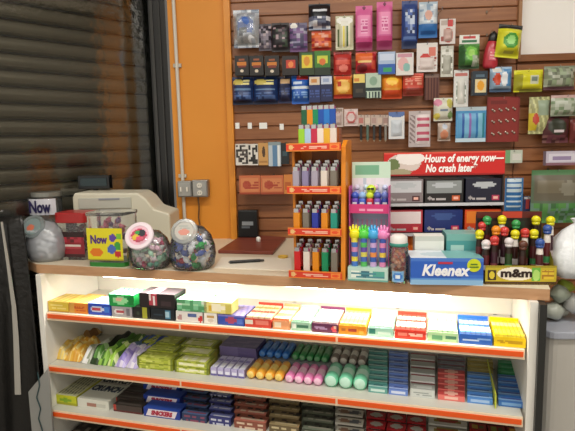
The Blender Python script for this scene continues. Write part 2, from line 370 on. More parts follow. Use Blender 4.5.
hang('card', 'blister_card', 'blister pack', 'white card with red print under the pale blue pouch', (417, 43, 437, 72), A('#e2dcd8', (E_, .42, .45, .26, .2, '#c83a34'), (R_, .6, .55, .9, .85, '#d87868'), (R_, .1, .1, .9, .2, '#b8b0ac'), (T_, .5, .2, .95, .5, '#a04840', 4, 3)), win=(.15, .08, .85, .5, '#ddd0cc'), dist=.05, th=.012)
hang('card', 'blister_card', 'blister pack', 'tall narrow grey-white card beside the green bag', (441, 46, 453, 77), A('#c8c8bc', (N_, .1, .1, .9, .9, ['#dcdcd4', '#9c9c8c', '#787868', '#e8e8e0'], 3, 9, 3)), dist=.045, th=.01, win=(.2, .1, .8, .7, '#b4b4a8'))
hang('bag', 'candy_bag', 'bag', 'green bag with a white and red header card', (459, 36, 479, 69), A('#4c8a3c', (E_, .55, .6, .28, .3, '#78c050'), (E_, .55, .6, .15, .14, '#a8dc70'), (R_, 0, 0, .25, 1, '#2c5a2c'), (R_, 0, 0, 1, .12, '#2a4428'), (N_, .6, .1, 1, .5, ['#9cb090', '#6c8464', '#c0c8b8'], 3, 4, 2)), header=A('#e4e4dc', (R_, .1, .2, .9, .45, '#30724c'), (R_, .2, .55, .8, .8, '#c84848')), hh=.24, seed=12, dist=.06, th=.035)
# red bottle and yellow pack
def flask():
    c, w, h = wbox(484, 30, 499, 68, .07)
    t = thing('squeeze_bottle', 'red bottle with a black cap hanging beside the yellow pack', 'bottle', (c.x, YS - .05, c.z - h / 2)); t.rotation_euler = (0, .1, 0)
    r = w / 2; b = MB(); b.lathe([(.001, 0), (r * .8, 0), (r, .012), (r * 1.02, h * .35), (r * .9, h * .55), (r * .7, h * .7), (r * .55, h * .74)], M('#b83440', .3), 20, (0, 0, 0), 1, .7); b.build('bottle_body', t, smooth=True)
    b = MB(); b.lathe([(r * .62, h * .72), (r * .7, h * .74), (r * .6, h * .9), (r * .3, h * .96), (.001, h)], M('#1c1a1a', .35), 18, sy=.7); b.tube([(r * .5, 0, h * .8), (r * 1.0, 0, h * .86), (r * .6, 0, h * .95)], .004, BLACK); b.build('cap', t, smooth=True)
    b = MB(); b.panel((-r * .5, -r * .74, h * .2), (r, 0, 0), (0, 0, h * .3), A('#d86070', (T_, .1, .1, .9, .9, '#f0b8b8', 3, 3)), 8, 8); b.build('bottle_label', t)
    HOOKS.append((c.x, c.z + h / 2 - .005, .06, 'red bottle with a black cap'))
flask()
hang('bag', 'candy_bag', 'bag', 'tilted bright yellow pack with black top and green ball', (499, 25, 522, 58), A('#d8d830', (E_, .5, .48, .3, .24, '#4c9c3c'), (E_, .5, .5, .18, .13, '#98d878'), (R_, 0, .86, 1, 1, '#20201c'), (R_, .3, .1, .7, .18, '#a8a428')), seed=14, dist=.08, th=.05, tilt=.12)
# --- second row
OR = A('#1a1614', (R_, .15, .5, .85, .68, '#c87828'), (R_, .25, .4, .8, .5, '#7c2c1c'), (E_, .5, .22, .13, .08, '#d8ccb8'), (R_, .3, .75, .7, .85, '#98502c'))
for i, (a, b_, w_) in enumerate(((236.5, 249.5, 'leftmost of three small black packs'), (251, 264, 'middle one of three small black packs'), (266, 279.5, 'rightmost of three small black packs'))):
    hang('box', 'snack_box', 'snack box', w_ + ' with orange print', (a, 57, b_, 76.5), OR, '#161212', dist=.03 + .01, th=.035, group='small black packs with orange print')
hang('box', 'snack_box', 'snack box', 'small black pack with a solid red square', (283, 57, 298, 76), A('#201614', (R_, .25, .35, .85, .8, '#c03828'), (E_, .55, .55, .16, .16, '#e88848')), '#161212', dist=.04, th=.03)
hang('box', 'snack_box', 'snack box', 'green-edged pack with a large yellow square', (300, 53, 314, 76), A('#283c1c', (R_, .15, .3, .88, .95, '#e0cc38'), (E_, .5, .6, .2, .2, '#d8902c'), (R_, .15, .85, .88, .95, '#386c28')), '#283c1c', dist=.045, th=.03)
hang('box', 'snack_box', 'snack box', 'green pack with an orange-yellow centre', (315, 52, 330, 76), A('#3c7c28', (R_, .18, .5, .85, .8, '#c8d040'), (E_, .5, .55, .2, .14, '#d87030'), (R_, 0, 0, 1, .3, '#1c2c18')), '#2c4c20', dist=.04, th=.03)
hang('bag', 'snack_pack', 'snack pack', 'red pouch with lighter red label in the second row', (334, 52, 351, 76), A('#b02c28', (R_, .1, .45, .9, .65, '#e06050'), (E_, .55, .3, .25, .16, '#e07868'), (R_, .1, .88, .9, 1, '#801c1c')), seed=15, dist=.05)
hang('bag', 'snack_pack', 'snack pack', 'red and orange pouch under the left pink pouch', (356, 52, 376, 74), A('#a81c24', (R_, 0, .6, .8, .95, '#e06a30'), (R_, .1, .5, .9, .6, '#e8c070'), (E_, .3, .25, .25, .2, '#701018'), (R_, .75, .2, .95, .6, '#c84a30')), seed=16, dist=.05)
hang('box', 'snack_box', 'snack box', 'white and blue carton under the right pink pouch', (378, 53, 394, 75), A('#a8bcd8', (R_, 0, 0, 1, .45, '#2c5cb0'), (R_, .1, .6, .9, .9, '#ccd8ec'), (R_, .3, .1, .8, .3, '#30a060')), '#8098c0', dist=.05, th=.03)
hang('box', 'snack_box', 'snack box', 'white carton with pink and teal swirls', (395.5, 54, 412, 76), A('#e0dcd8', (E_, .4, .5, .3, .3, '#e0b0b0'), (E_, .6, .35, .2, .2, '#88b8b0'), (R_, .1, .8, .9, .95, '#c890a0')), '#c8c4c0', dist=.05, th=.03)
# --- third row
BL = lambda s: A('#1c3464', (T_, .15, .68, .85, .92, '#e0d890', 2, s), (R_, .1, .5, .9, .56, '#6888b0'), (R_, .0, .0, 1, .14, '#101c38'), (T_, .1, .2, .9, .45, '#4a68a0', 3, s + 1), (E_, .3, .8, .25, .12, '#c8b860'))
hang('bag', 'sweet_bag', 'bag', 'leftmost dark blue bag with yellow lettering in the third row', (233, 77, 253, 105), BL(1), seed=17, th=.04, dist=.04, group='dark blue bags with yellow lettering')
hang('bag', 'sweet_bag', 'bag', 'second dark blue bag with yellow lettering from the left', (254, 76.5, 277.5, 104.5), BL(4), seed=18, th=.04, dist=.04, group='dark blue bags with yellow lettering')
hang('bag', 'sweet_bag', 'bag', 'narrow navy bag with a tan top label', (278.5, 76.5, 291, 103.5), A('#20284a', (R_, .2, .72, .9, .92, '#c0a078'), (T_, .1, .3, .9, .6, '#3c4c7c', 3, 2)), seed=19, th=.03, dist=.04)
hang('bag', 'sweet_bag', 'bag', 'bright blue bag with a white band and red top', (292, 75.5, 309, 104), A('#2860b8', (R_, 0, .52, 1, .62, '#dce8f0'), (R_, .3, .85, .95, 1, '#b83430'), (T_, .1, .2, .9, .45, '#88b0e0', 3, 2), (R_, .1, .68, .6, .78, '#c8d8f0')), seed=20, th=.03, dist=.045)
hang('box', 'sweet_box', 'sweet box', 'dark blue carton with cream top, left of its twin', (309.5, 77, 320, 103), A('#1c2c60', (R_, .05, .68, .95, .98, '#d8c8b0'), (R_, .2, .75, .7, .9, '#c88848'), (T_, .1, .2, .9, .5, '#40589c', 3, 2)), '#182448', dist=.04, th=.03)
hang('box', 'sweet_box', 'sweet box', 'dark blue carton with pale blue top beside the orange packet', (321, 76.5, 332, 102), A('#1a2450', (R_, .05, .68, .95, .98, '#c8d0e0'), (R_, .2, .75, .7, .9, '#98a8c8'), (T_, .1, .2, .9, .5, '#384c88', 3, 5)), '#182448', dist=.04, th=.03)
hang('bag', 'sweet_bag', 'bag', 'orange packet with a yellow patch and red rim', (334, 75, 352, 98.5), A('#e08a30', (E_, .5, .5, .35, .3, '#f0c060'), (R_, .1, .8, .9, .95, '#d05030'), (R_, 0, 0, 1, .15, '#b83828'), (E_, .3, .6, .12, .12, '#c84428')), seed=21, th=.025, dist=.05)
hang('box', 'sweet_box', 'sweet box', 'black carton with a yellow top panel', (353, 74.5, 364.5, 98), A('#1e1a18', (R_, .05, .6, .95, .97, '#e8d070'), (R_, .1, .68, .5, .8, '#d88838'), (R_, .2, .2, .8, .35, '#443c30')), '#181616', dist=.04, th=.03)
hang('box', 'sweet_box', 'sweet box', 'pale mint carton with dark stripes at its foot', (365.5, 74, 380, 98.5), A('#b8ccb8', (E_, .5, .68, .25, .18, '#88a890'), (R_, 0, .28, 1, .42, '#1c3434'), (S_, 0, 0, 1, .25, '#304040', 5, 0, .5)), '#98ac98', dist=.045, th=.03)
hang('bag', 'sweet_bag', 'bag', 'orange bag with a yellow centre and red lower half', (382, 74.5, 401.5, 99), A('#e88a24', (E_, .5, .72, .3, .18, '#f8c848'), (R_, 0, 0, 1, .38, '#c84820'), (R_, .1, .36, .9, .42, '#e8a040')), seed=22, th=.03, dist=.05)
hang('bag', 'sweet_bag', 'bag', 'coral red bag with pale print at the end of the third row', (403, 73.5, 423, 96), A('#cc5040', (T_, .1, .5, .9, .9, '#eca890', 4, 2), (R_, 0, 0, 1, .35, '#8a3428'), (R_, .1, .1, .9, .2, '#a84c3c')), seed=23, th=.03, dist=.05)
# long dark tassels right of the coral bag
hang('card', 'necklace_card', 'necklace card', 'dark red beaded necklaces hanging in thin strands', (425, 74, 439, 100), A('#6c4030', (S_, 0, 0, 1, .9, '#4c1c18', 5, 0, .5), (R_, .0, .85, 1, 1, '#84685c')), '#5c3428', dist=.03, th=.006)
# --- right block, lower rows
hang('card', 'pen_card', 'card', 'white narrow card with a red top above the blue pen pack', (454, 70, 468, 107), A('#dcdcd8', (N_, .15, .1, .85, .7, ['#e8e8e4', '#b8c0b8', '#f0f4f0', '#90a090'], 3, 10, 3), (R_, .1, .82, .9, .92, '#c07068')), win=(.25, .08, .75, .75, '#d8d8d0'), th=.012)
hang('box', 'battery_pack', 'battery pack', 'navy pack with a cream panel and yellow sun', (471, 72, 485, 96), A('#23303c', (R_, .15, .12, .92, .68, '#e0d0a0'), (E_, .55, .4, .24, .2, '#e8a428'), (R_, .2, .75, .8, .85, '#506878')), '#1c2830', dist=.06, th=.03)
hang('bag', 'toy_pack', 'toy pack', 'white and blue pack with a red and orange figure', (490, 67, 511, 92), A('#9cb8d0', (E_, .3, .5, .18, .24, '#c8482c'), (R_, .6, .2, .95, .9, '#5c94c8'), (E_, .62, .5, .15, .3, '#e4e8ec'), (R_, 0, 0, 1, .12, '#48607c'), (R_, .1, .8, .5, .95, '#e0e0dc')), seed=24, dist=.06, th=.03)
hang('bag', 'candy_bag', 'bag', 'bright yellow bag with a pale square on the right panel', (514, 70, 542, 92), A('#d4d024', (R_, .5, .35, .8, .75, '#c8ccb0'), (R_, .55, .45, .75, .65, '#7c8c80'), (R_, 0, .1, .25, .8, '#a09c20'), (R_, .2, 0, 1, .1, '#8c8c30')), seed=25, dist=.08, th=.035)
hang('bag', 'candy_bag', 'bag', 'grey-green mottled bag at the right wall edge, upper one', (544, 66, 574, 90), A('#7c8470', (N_, 0, .1, 1, .9, ['#98a08c', '#7c8470', '#b0b4a4', '#686f5c', '#90a080'], 9, 6, 4), (R_, 0, 0, 1, .12, '#5c3c44')), seed=26, dist=.08, th=.035)
hang('card', 'pen_card', 'card', 'blue card with a row of coloured pens', (456, 107, 485.5, 142), A('#4c94c8', (S_, .05, .2, .95, .8, '#7cc0e0', 4, .1, .35), (R_, .1, .15, .18, .8, '#2c5ca8'), (R_, .35, .15, .43, .8, '#8c68b0'), (R_, .6, .15, .68, .8, '#3078b8'), (R_, .8, .15, .88, .8, '#38889c'), (R_, 0, 0, 1, .1, '#c8e0ec'), (R_, 0, .9, 1, 1, '#b8c8d0')), '#4c94c8', win=(.05, .12, .95, .82, lambda u, v: ['#5ca0d0', '#2c5ca8', '#78b8dc', '#8c68b0', '#68a8d4', '#3078b8', '#80c0dc', '#38889c'][int(u * 7.99)]), dist=.05, th=.012)
def earrings():
    c, w, h = wbox(486.5, 97, 519, 142, .05)
    t = thing('earring_board', 'dark red board holding rows of small silver earrings', 'jewellery display', (c.x, YS - .05, c.z))
    b = MB(); b.artbox(w, .006, h, A('#7c2420', (R_, .03, .02, .97, .98, '#8a2a24'), (R_, .1, .86, .6, .93, '#70201c')), M('#70201c'), z0=-h / 2, n=18); b.build('board', t, bevel=0)
    for r, (zz, n) in enumerate(((.22, 4), (-.03, 4), (-.3, 4))):
        for k in range(n):
            b = MB(); x = (-.3 + .2 * k) * w * 1.05; z = zz * h + .002 * k
            b.ball((x - .003, -.006, z), .0045, M('#d8ccc0', .25, .6), 8); b.ball((x + .005, -.006, z - .006), .0055, M('#c8b8a8', .25, .6), 8)
            e = b.build('earring', smooth=True); e.location = (c.x, YS - .05, c.z)
            tag(e, 'small silver earrings pinned in the %s row of the dark red board' % ('upper', 'middle', 'lower')[r], 'earring', 'earrings on the red board, %s row' % ('upper', 'middle', 'lower')[r])
    HOOKS.append((c.x, c.z + h / 2, .05, 'dark red earring board'))
earrings()
hang('bag', 'candy_bag', 'bag', 'slim yellow and green striped bag right of the earring board', (529, 97, 549, 134), A('#a0a070', (S_, 0, 0, 1, 1, '#c8c890', 4, .4, .4), (R_, 0, .1, .35, .55, '#d0b830'), (R_, .4, .5, 1, .9, '#98a890'), (E_, .3, .4, .15, .15, '#c04838')), seed=27, dist=.06)
hang('bag', 'candy_bag', 'bag', 'grey and green wide bag at the right edge, lower one', (551, 95, 583, 116), A('#88907c', (N_, 0, .1, 1, .9, ['#a8b09c', '#88947c', '#bcc2b4', '#7c9070'], 9, 5, 9), (R_, 0, .86, 1, 1, '#c0a09c')), seed=28, dist=.08, th=.03)
hang('bag', 'candy_bag', 'bag', 'dark maroon bag with a small white label, right edge', (543, 115.5, 568, 143), A('#50282c', (E_, .5, .6, .35, .3, '#34382c'), (R_, .35, .38, .75, .48, '#d8ccd0'), (N_, 0, 0, 1, .3, ['#6c3c44', '#44201f', '#7c5450'], 6, 3, 3)), seed=29, dist=.06, th=.03)
hang('bag', 'candy_bag', 'bag', 'dark red bag cut by the right photo edge', (570, 118, 590, 143), A('#70302c', (R_, .1, .5, .9, .8, '#8c4440')), seed=30, dist=.06, th=.03)
hang('bag', 'toy_bag', 'bag', 'white bag with yellow and green round shapes above a small orange one', (434, 98, 452, 121), A('#d8d8c8', (E_, .2, .8, .2, .16, '#d890a8'), (E_, .82, .75, .18, .2, '#c8c060'), (E_, .15, .2, .15, .15, '#e0d060'), (R_, .3, .4, .7, .5, '#7888a0'), (E_, .85, .25, .15, .15, '#88a868')), seed=31, dist=.05, th=.03)
hang('bag', 'toy_bag', 'bag', 'tiny white bag with an orange ball low on the wall', (438, 123, 450, 141), A('#c8b8ac', (E_, .45, .35, .3, .25, '#d89070'), (E_, .5, .8, .2, .15, '#c8d0e0')), seed=32, dist=.04, th=.03)
hang('card', 'lipstick_card', 'card', 'white card with three rows of pink-red lip shapes', (409, 111, 430, 147), A('#c4b8b8', (R_, .35, .1, .95, .9, '#dcd0d0'), (E_, .6, .78, .22, .08, '#c05068'), (E_, .6, .58, .24, .08, '#b84860'), (E_, .6, .38, .24, .08, '#c05870'), (E_, .6, .18, .22, .08, '#b04058'), (S_, .05, .1, .3, .9, '#8c7c7c', 1, 6, .5)), win=(.4, .08, .95, .9, lambda u, v: ['#e0d4d4', '#c25870'][int(v * 9) % 2]), th=.01, dist=.05)
hang('card', 'comb_card', 'card', 'white card with a blue arched header beside the eyeliners', (389, 112, 404, 139), A('#e4e4e4', (E_, .5, .95, .6, .15, '#5c78b0'), (R_, .15, .1, .85, .7, '#d0d8e0'), (R_, .3, .2, .45, .6, '#708cb8'), (R_, .6, .2, .7, .5, '#8898b8')), win=(.15, .1, .85, .7, '#ccd4dc'), th=.01, dist=.05)
t0 = None
for i, x in enumerate((361, 367.5, 374, 380, 385.5)):
    cc = ('#2c2a28', '#5c7468', '#3c3c3c', '#1c1c20', '#8c8880')[i]
    c, w, h = wbox(x - 2.2, 115, x + 2.2, 140, .04)
    t = thing('eyeliner_pack', '%s eyeliner pencil pack, %s from the left in its row' % (('black', 'grey-green', 'dark grey', 'deep black', 'pale grey')[i], ('first', 'second', 'third', 'fourth', 'fifth')[i]), 'pencil pack', (c.x, YS - .04, c.z + h / 2), 0, 'eyeliner pencils in a row')
    b = MB(); b.artbox(w * 1.35, .0016, h * .45, A('#c8b4a8', (R_, .1, .2, .9, .7, ('#c07870', '#d8c8b8', '#b89890', '#d0b8a8', '#a88880')[i])), M('#c0b0a4'), z0=-h * .45, n=8); b.build('header_card', t)
    b = MB(); b.cyl((0, -.005, -h), (0, -.005, -h * .4), w * .32, w * .32, M(cc), 10); b.cyl((0, -.005, -h - .008), (0, -.005, -h), .001, w * .32, M('#b8a890'), 10); b.build('pencil', t)
    HOOKS.append((c.x, c.z + h / 2, .04, '%s eyeliner pack' % ('black', 'grey-green', 'dark grey', 'deep black', 'pale grey')[i]))
hang('card', 'hair_clip_card', 'card', 'pink and white card, left of two small cards over the rack', (331.5, 108, 343, 127), A('#c8b8b0', (S_, .1, .1, .9, .9, '#a04c50', 3, 0, .3), (R_, .1, .8, .9, .95, '#988478')), th=.01, dist=.04, win=(.15, .1, .85, .75, '#bca8a4'))
hang('card', 'hair_clip_card', 'card', 'white card with red rings, right of the pink one', (344.5, 109, 357.5, 126), A('#dcc8c4', (E_, .35, .5, .25, .3, '#c05858'), (E_, .35, .5, .14, .16, '#e0d0cc'), (E_, .75, .5, .2, .3, '#b86868')), th=.01, dist=.04, win=(.1, .1, .9, .9, lambda u, v: '#c46464' if .1 < (u - .5) ** 2 + (v - .5) ** 2 < .2 else '#dcc8c4'))
# --- lower left of the slats
hang('box', 'card_deck', 'card deck', 'white box with black leaf pattern, left end of its row', (237, 144, 249, 165), A('#d8d4cc', (N_, .05, .05, .95, .95, [None, '#2c2824', None, '#58504c'], 6, 9, 4)), '#b8b0a4', dist=.05, th=.03)
hang('box', 'card_deck', 'card deck', 'white box with dense black pattern, second in its row', (249.5, 144, 258.5, 165), A('#dcd8d0', (N_, .05, .05, .95, .95, [None, '#1c1a18', '#2c2824'], 5, 8, 8)), '#b8b0a4', dist=.05, th=.03)
hang('box', 'card_deck', 'card deck', 'tan box with a small dark figure', (259.5, 143, 268.5, 165), A('#c89858', (E_, .55, .6, .16, .25, '#4c3420'), (R_, .1, .1, .9, .2, '#a87840')), '#a87840', dist=.05, th=.03)
hang('box', 'card_deck', 'card deck', 'white and blue striped box beside the black one', (269.5, 142, 281, 166), A('#b8c4cc', (R_, .35, 0, .7, 1, '#5c84a8'), (R_, .75, 0, .9, 1, '#e0e4e4'), (R_, 0, .85, 1, 1, '#88989c')), '#9098a0', dist=.05, th=.03)
hang('box', 'card_deck', 'card deck', 'black box with a faint teal band ending the row', (281.8, 143, 289, 164), A('#1c2428', (R_, .2, .4, .8, .6, '#385058')), '#14181c', dist=.05, th=.03)
RB = lambda s: A('#c46c44', (R_, .08, .15, .92, .85, '#d08454'), (E_, .35, .5, .2, .22, '#b04c34'), (T_, .3, .3, .9, .7, '#a8402c', 3, s), (R_, 0, 0, 1, .1, '#a04428'))
hang('box', 'tea_box', 'box', 'left one of two orange-brown boxes with red print', (241, 175, 261, 193.5), RB(1), '#a85838', dist=.05, th=.04, group='orange-brown boxes low on the slats')
hang('box', 'tea_box', 'box', 'middle orange-brown box with red print low on slats', (262, 175, 284, 193.5), RB(3), '#a85838', dist=.05, th=.04, group='orange-brown boxes low on the slats')
hang('box', 'tea_box', 'box', 'plain orange box half hidden by the lighter rack', (285, 174, 296, 193), A('#d08440', (R_, .1, .2, .6, .6, '#b86030')), '#a85838', dist=.05, th=.04)
# --- right, at the sign's height
hang('card', 'price_card', 'card', 'small pale green and white card right of the red sign', (505.5, 150, 522, 163), A('#c8d0c0', (R_, 0, 0, .3, 1, '#78a878'), (R_, .4, .2, .9, .7, '#dcdcd4')), th=.01, dist=.04)
hang('card', 'snack_strip', 'card', 'blue and white striped strip standing right of cartons', (505, 178, 522.5, 211), A('#3c78b0', (S_, .05, .03, .95, .97, '#c8d8e0', 6, 0, 0), (N_, .08, .02, .92, .98, ['#c4d8e4', '#2c68a4'], 1, 13, 3), (R_, .1, .0, .16, 1, '#204c80')), th=.015, dist=.08, win=(.1, .02, .9, .98, lambda u, v: '#c8dae4' if int(v * 12) % 2 else '#2f6eac'))
hang('card', 'snack_strip', 'card', 'narrow navy and red strip beside the blue striped strip', (523.5, 196, 531.5, 212), A('#2c3c68', (R_, .3, .2, .7, .8, '#b84848'), (R_, .1, .8, .9, .95, '#d8d8dc')), th=.01, dist=.06)
hang('box', 'tissue_packet', 'packet', 'lilac and white packet hanging by the right edge', (543.5, 151, 574, 165), A('#c8c0d0', (R_, .08, .25, .92, .8, '#dcd8e4'), (R_, .2, .4, .8, .6, '#9c8cb0'), (R_, 0, 0, 1, .15, '#8c6470')), '#988ca4', dist=.07, th=.03)
hang('bag', 'candy_bag', 'bag', 'wide grey-green framed pack with bright green edge', (531, 170, 582, 223), A('#60705a', (R_, .0, .0, 1, .38, '#4c8a48'), (N_, .0, .0, 1, .36, [None, '#5c9450', '#447044', '#6c8c7c'], 14, 6, 3), (R_, .06, .45, .95, .92, '#6a6454'), (R_, .12, .55, .6, .8, '#7c7460'), (E_, .7, .65, .18, .14, '#8c8878'), (R_, 0, .92, 1, 1, '#507c50')), seed=33, dist=.1, th=.03)

# empty hooks with bright tips
for i, (x, y) in enumerate(((240, 125), (252, 125), (265, 125), (283, 126))):
    p = onY(x, y, YS - .06)
    t = thing('display_hook', ('empty display hook with a clear price tip, %s' % ('leftmost of four', 'second of four from the left', 'third of four and brightest', 'rightmost of four')[i]), 'hook', (p.x, YS, p.z), 0, 'empty display hooks with clear tips')
    b = MB(); b.tube([(0, 0, -.003), (0, -.12, -.003), (0, -.128, .006)], .0022, CHROME, 6); b.build('hook_wire', t)
    b = MB(); b.box((0, -.13, -.006), (.034 if i == 2 else .018, .002, .026), M('#e8e8e4', .12)); b.build('tag_holder', t, bevel=.0008)
for i, (x, y) in enumerate(((441, 10), (491, 9))):
    p = onY(x, y, YS - .06); hook(p.x, p.z, .09, 'empty steel peg hook high on the slats, %s of two' % ('left', 'right')[i])['group'] = 'empty steel hooks high on the slats'
for (x, z, d, lab) in HOOKS:
    hook(x, z - .004, d + .012, 'hook for the ' + ' '.join(lab.replace(',', '').split()[:13]))

# ================================================================== COUNTER
# worktop
q0, q1 = cw(0, 0, 0), cw(CW, 0, 0)
wb = P0 + SD * .02 - SN * .02
pts = [(q0.x, q0.y), (q1.x, q1.y), (q1.x + .14 * 1.1, q1.y + .5), (q1.x + .35, YS), (wb.x + .09, YS), (wb.x + .075, wb.y - .14), ]
e = P0 - SN * .03 + SD * ((q0 - P0).dot(SD) - .0)
pts.append((e.x, e.y))
b = MB(); b.prism([(p[0], p[1]) for p in pts], ZT - .036, ZT - .001, M('#b88a62', .42, 0, 'wood'))
o = b.build('worktop', bevel=.002); tag(o, 'long wooden counter top with a light brown front edge', 'worktop')
b = MB(); b.prism([(p[0] * .999, p[1]) for p in pts], ZT - .001, ZT, M('#dcd0b8', .35)); lam = b.build('laminate_sheet', o)

CABROT = -PSI
cab = thing('display_cabinet', 'white open shelved candy cabinet with orange price strips under the counter', 'cabinet', A0, CABROT)
SH = [(.764, 0.0, .30), (.558, -.015, .33), (.382, -.03, .36), (.190, -.045, .38)]
SIDE = M('#e6e3da', .5, 0, 'blotch')
for (x, nm) in ((.012 + .004, 'side_panel'), (CW - .05, 'side_panel')):
    b = MB(); b.box((x + .006, .15, .457), (.022, .34, .913), SIDE); b.build(nm, cab)
b = MB(); b.box((CW / 2 - .01, .33, .457), (CW - .06, .012, .913), M('#e2ded2', .5, 0, 'blotch')); b.build('back_panel', cab)
b = MB(); b.box((CW - .023, .12, .457), (.019, .32, .913), M('#242422', .4)); b.build('corner_post', cab)
b = MB(); b.box((CW / 2, .16, .04), (CW - .04, .32, .08), M('#3a2c24', .6)); b.build('plinth', cab)
def proj(p):
    d = p - CAM; x, y, z = d.dot(camR), d.dot(camU), d.dot(fwd)
    return 287.5 + F_PX * x / z, 215.5 - F_PX * y / z
def uof(px, v, z):
    lo, hi = -.6, 2.6
    for _ in range(40):
        mid = (lo + hi) / 2
        if proj(cw(mid, v, z))[0] < px: lo = mid
        else: hi = mid
    return lo
ORANGE = M('#ea5a1a', .35); STRIPW = M('#f0d8b8', .4); LIP = M('#c8c8bc', .35, .1)
UL, UR = .036, CW - .062
for i, (z, v0, dp) in enumerate(SH):
    b = MB(); b.box(((UL + UR) / 2, (v0 + .324) / 2, z - .006), (UR - UL, .324 - v0, .012), M('#cfcec4', .35)); sh = b.build('shelf', cab, bevel=.001)
    b = MB(); hgt = .024
    n = 3; seg = (UR - UL) / n
    b.box(((UL + UR) / 2, v0 - .004, z - .004 - hgt / 2), (UR - UL, .006, hgt + .006), STRIPW)
    for k in range(n): b.box((UL + seg * (k + .5), v0 - .0085, z - .003 - hgt / 2), (seg - .008, .003, hgt - .008), ORANGE)
    b.build('price_strip', sh)
    b = MB()
    for u_ in (UL + .12, UL + .5, UL + .9, UL + 1.3, UR - .05):
        b.box((u_, .315, z - .07), (.012, .01, .14), M('#8c8c84', .4, .4)); b.box((u_, .29, z - .02), (.006, .06, .02), M('#8c8c84', .4, .4))
    b.build('bracket', cab)
# fluorescent tube under the worktop
t = thing('under_counter_lamp', 'slim fluorescent tube fixed beneath the counter top above the candy', 'lamp', cw(CW / 2, .03, ZT - .037), CABROT)
b = MB(); b.box((0, 0, -.002), (1.3, .016, .004), WHITE); b.build('lamp_housing', t)
b = MB(); b.cyl((-.62, 0, -.006), (.62, 0, -.006), .003, .003, M('#f4f0e4', .4), 10); b.build('tube', t)
for k, (uu, e) in enumerate(((.5, 3.4), (1.3, 4.2))):
    ld = bpy.data.lights.new('under_counter_glow', 'AREA'); ld.shape = 'RECTANGLE'; ld.size = .6; ld.size_y = .014; ld.energy = e; ld.color = (1.0, .97, .88)
    lo = bpy.data.objects.new('under_counter_glow', ld); C.objects.link(lo); lo.location = cw(uu, .012, ZT - .043); lo.rotation_euler = (math.radians(24), 0, CABROT)

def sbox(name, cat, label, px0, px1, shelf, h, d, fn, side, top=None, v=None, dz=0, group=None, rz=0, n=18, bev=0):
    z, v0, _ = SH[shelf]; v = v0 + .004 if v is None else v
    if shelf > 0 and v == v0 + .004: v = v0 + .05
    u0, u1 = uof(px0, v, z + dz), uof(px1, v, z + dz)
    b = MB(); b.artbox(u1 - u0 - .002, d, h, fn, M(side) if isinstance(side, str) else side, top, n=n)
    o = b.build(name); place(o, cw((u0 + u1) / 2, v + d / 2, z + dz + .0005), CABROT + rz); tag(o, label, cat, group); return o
# ---- top shelf, left: loose boxes
sbox('candy_box', 'candy box', 'yellow candy box at the left end of the top shelf', 48.5, 69, 0, .040, 0.106, A('#e0c040', (R_, 0, 0, 1, .15, '#c89830'), (T_, .1, .3, .9, .8, '#f0dc80', 2, 3)), '#d8b848', A('#e4cc60', (S_, 0, 0, 1, 1, '#d0a840', 4, 0, .3)))
sbox('candy_box', 'candy box', 'orange candy box between the yellow and blue ones', 69.5, 88, 0, .041, 0.119, A('#e08428', (R_, 0, .0, .3, 1, '#d8a048'), (T_, .3, .2, .9, .8, '#c85820', 3, 3)), '#d89038', A('#e0a850', (S_, 0, 0, 1, 1, '#d8c070', 5, 0, .4)))
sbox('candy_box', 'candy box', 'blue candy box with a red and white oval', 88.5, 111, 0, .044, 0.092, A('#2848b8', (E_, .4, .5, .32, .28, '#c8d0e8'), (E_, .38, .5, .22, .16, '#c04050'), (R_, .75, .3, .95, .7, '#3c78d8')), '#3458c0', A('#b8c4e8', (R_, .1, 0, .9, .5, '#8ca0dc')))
sbox('gum_box', 'gum box', 'grey-white gum box with red print under the green one', 112, 132.5, 0, .038, 0.099, A('#a8a4a8', (E_, .35, .5, .25, .3, '#e4e0e0'), (R_, .2, .4, .6, .6, '#b85058'), (R_, .75, .1, .9, .9, '#78747c')), '#98949c', A('#c0bcc0'))
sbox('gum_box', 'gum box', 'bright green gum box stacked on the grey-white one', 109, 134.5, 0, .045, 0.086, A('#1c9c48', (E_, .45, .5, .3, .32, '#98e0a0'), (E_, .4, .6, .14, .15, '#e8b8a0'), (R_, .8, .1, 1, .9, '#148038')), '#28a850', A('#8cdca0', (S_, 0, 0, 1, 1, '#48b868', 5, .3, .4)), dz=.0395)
sbox('gum_box', 'gum box', 'black and yellow-striped gum box on the top shelf', 133, 150.5, 0, .042, 0.099, A('#181814', (R_, .55, 0, .85, 1, '#a8a830'), (R_, .2, .3, .4, .6, '#344030')), '#181814')
sbox('gum_box', 'gum box', 'dark navy gum box beside the black and yellow one', 151, 175, 0, .042, 0.099, A('#141c24', (R_, .6, .1, .85, .9, '#4880a0'), (E_, .7, .5, .1, .3, '#a8c8d8'), (R_, .1, .4, .5, .55, '#2c3c48')), '#141c24')
sbox('gum_box', 'gum box', 'black gum box with a red and white mark, stacked on two', 139.5, 175.5, 0, .052, 0.086, A('#241a1c', (R_, .26, .1, .5, .95, '#b84050'), (R_, .38, .2, .46, .9, '#ece0e0'), (R_, .28, .55, .36, .95, '#f0dcd8'), (R_, .6, .2, .9, .5, '#3c2c30')), '#1c1618', A('#443c40', (R_, .25, 0, .5, 1, '#b08890')), dz=.0435)
sbox('gum_box', 'gum box', 'wide white gum box with a small blue mark and red end', 176, 203, 0, .038, 0.099, A('#e4e0dc', (R_, .45, .55, .75, .85, '#54689c'), (E_, .15, .4, .08, .3, '#b89090'), (E_, .93, .4, .08, .35, '#c83838')), '#d8d4d0')
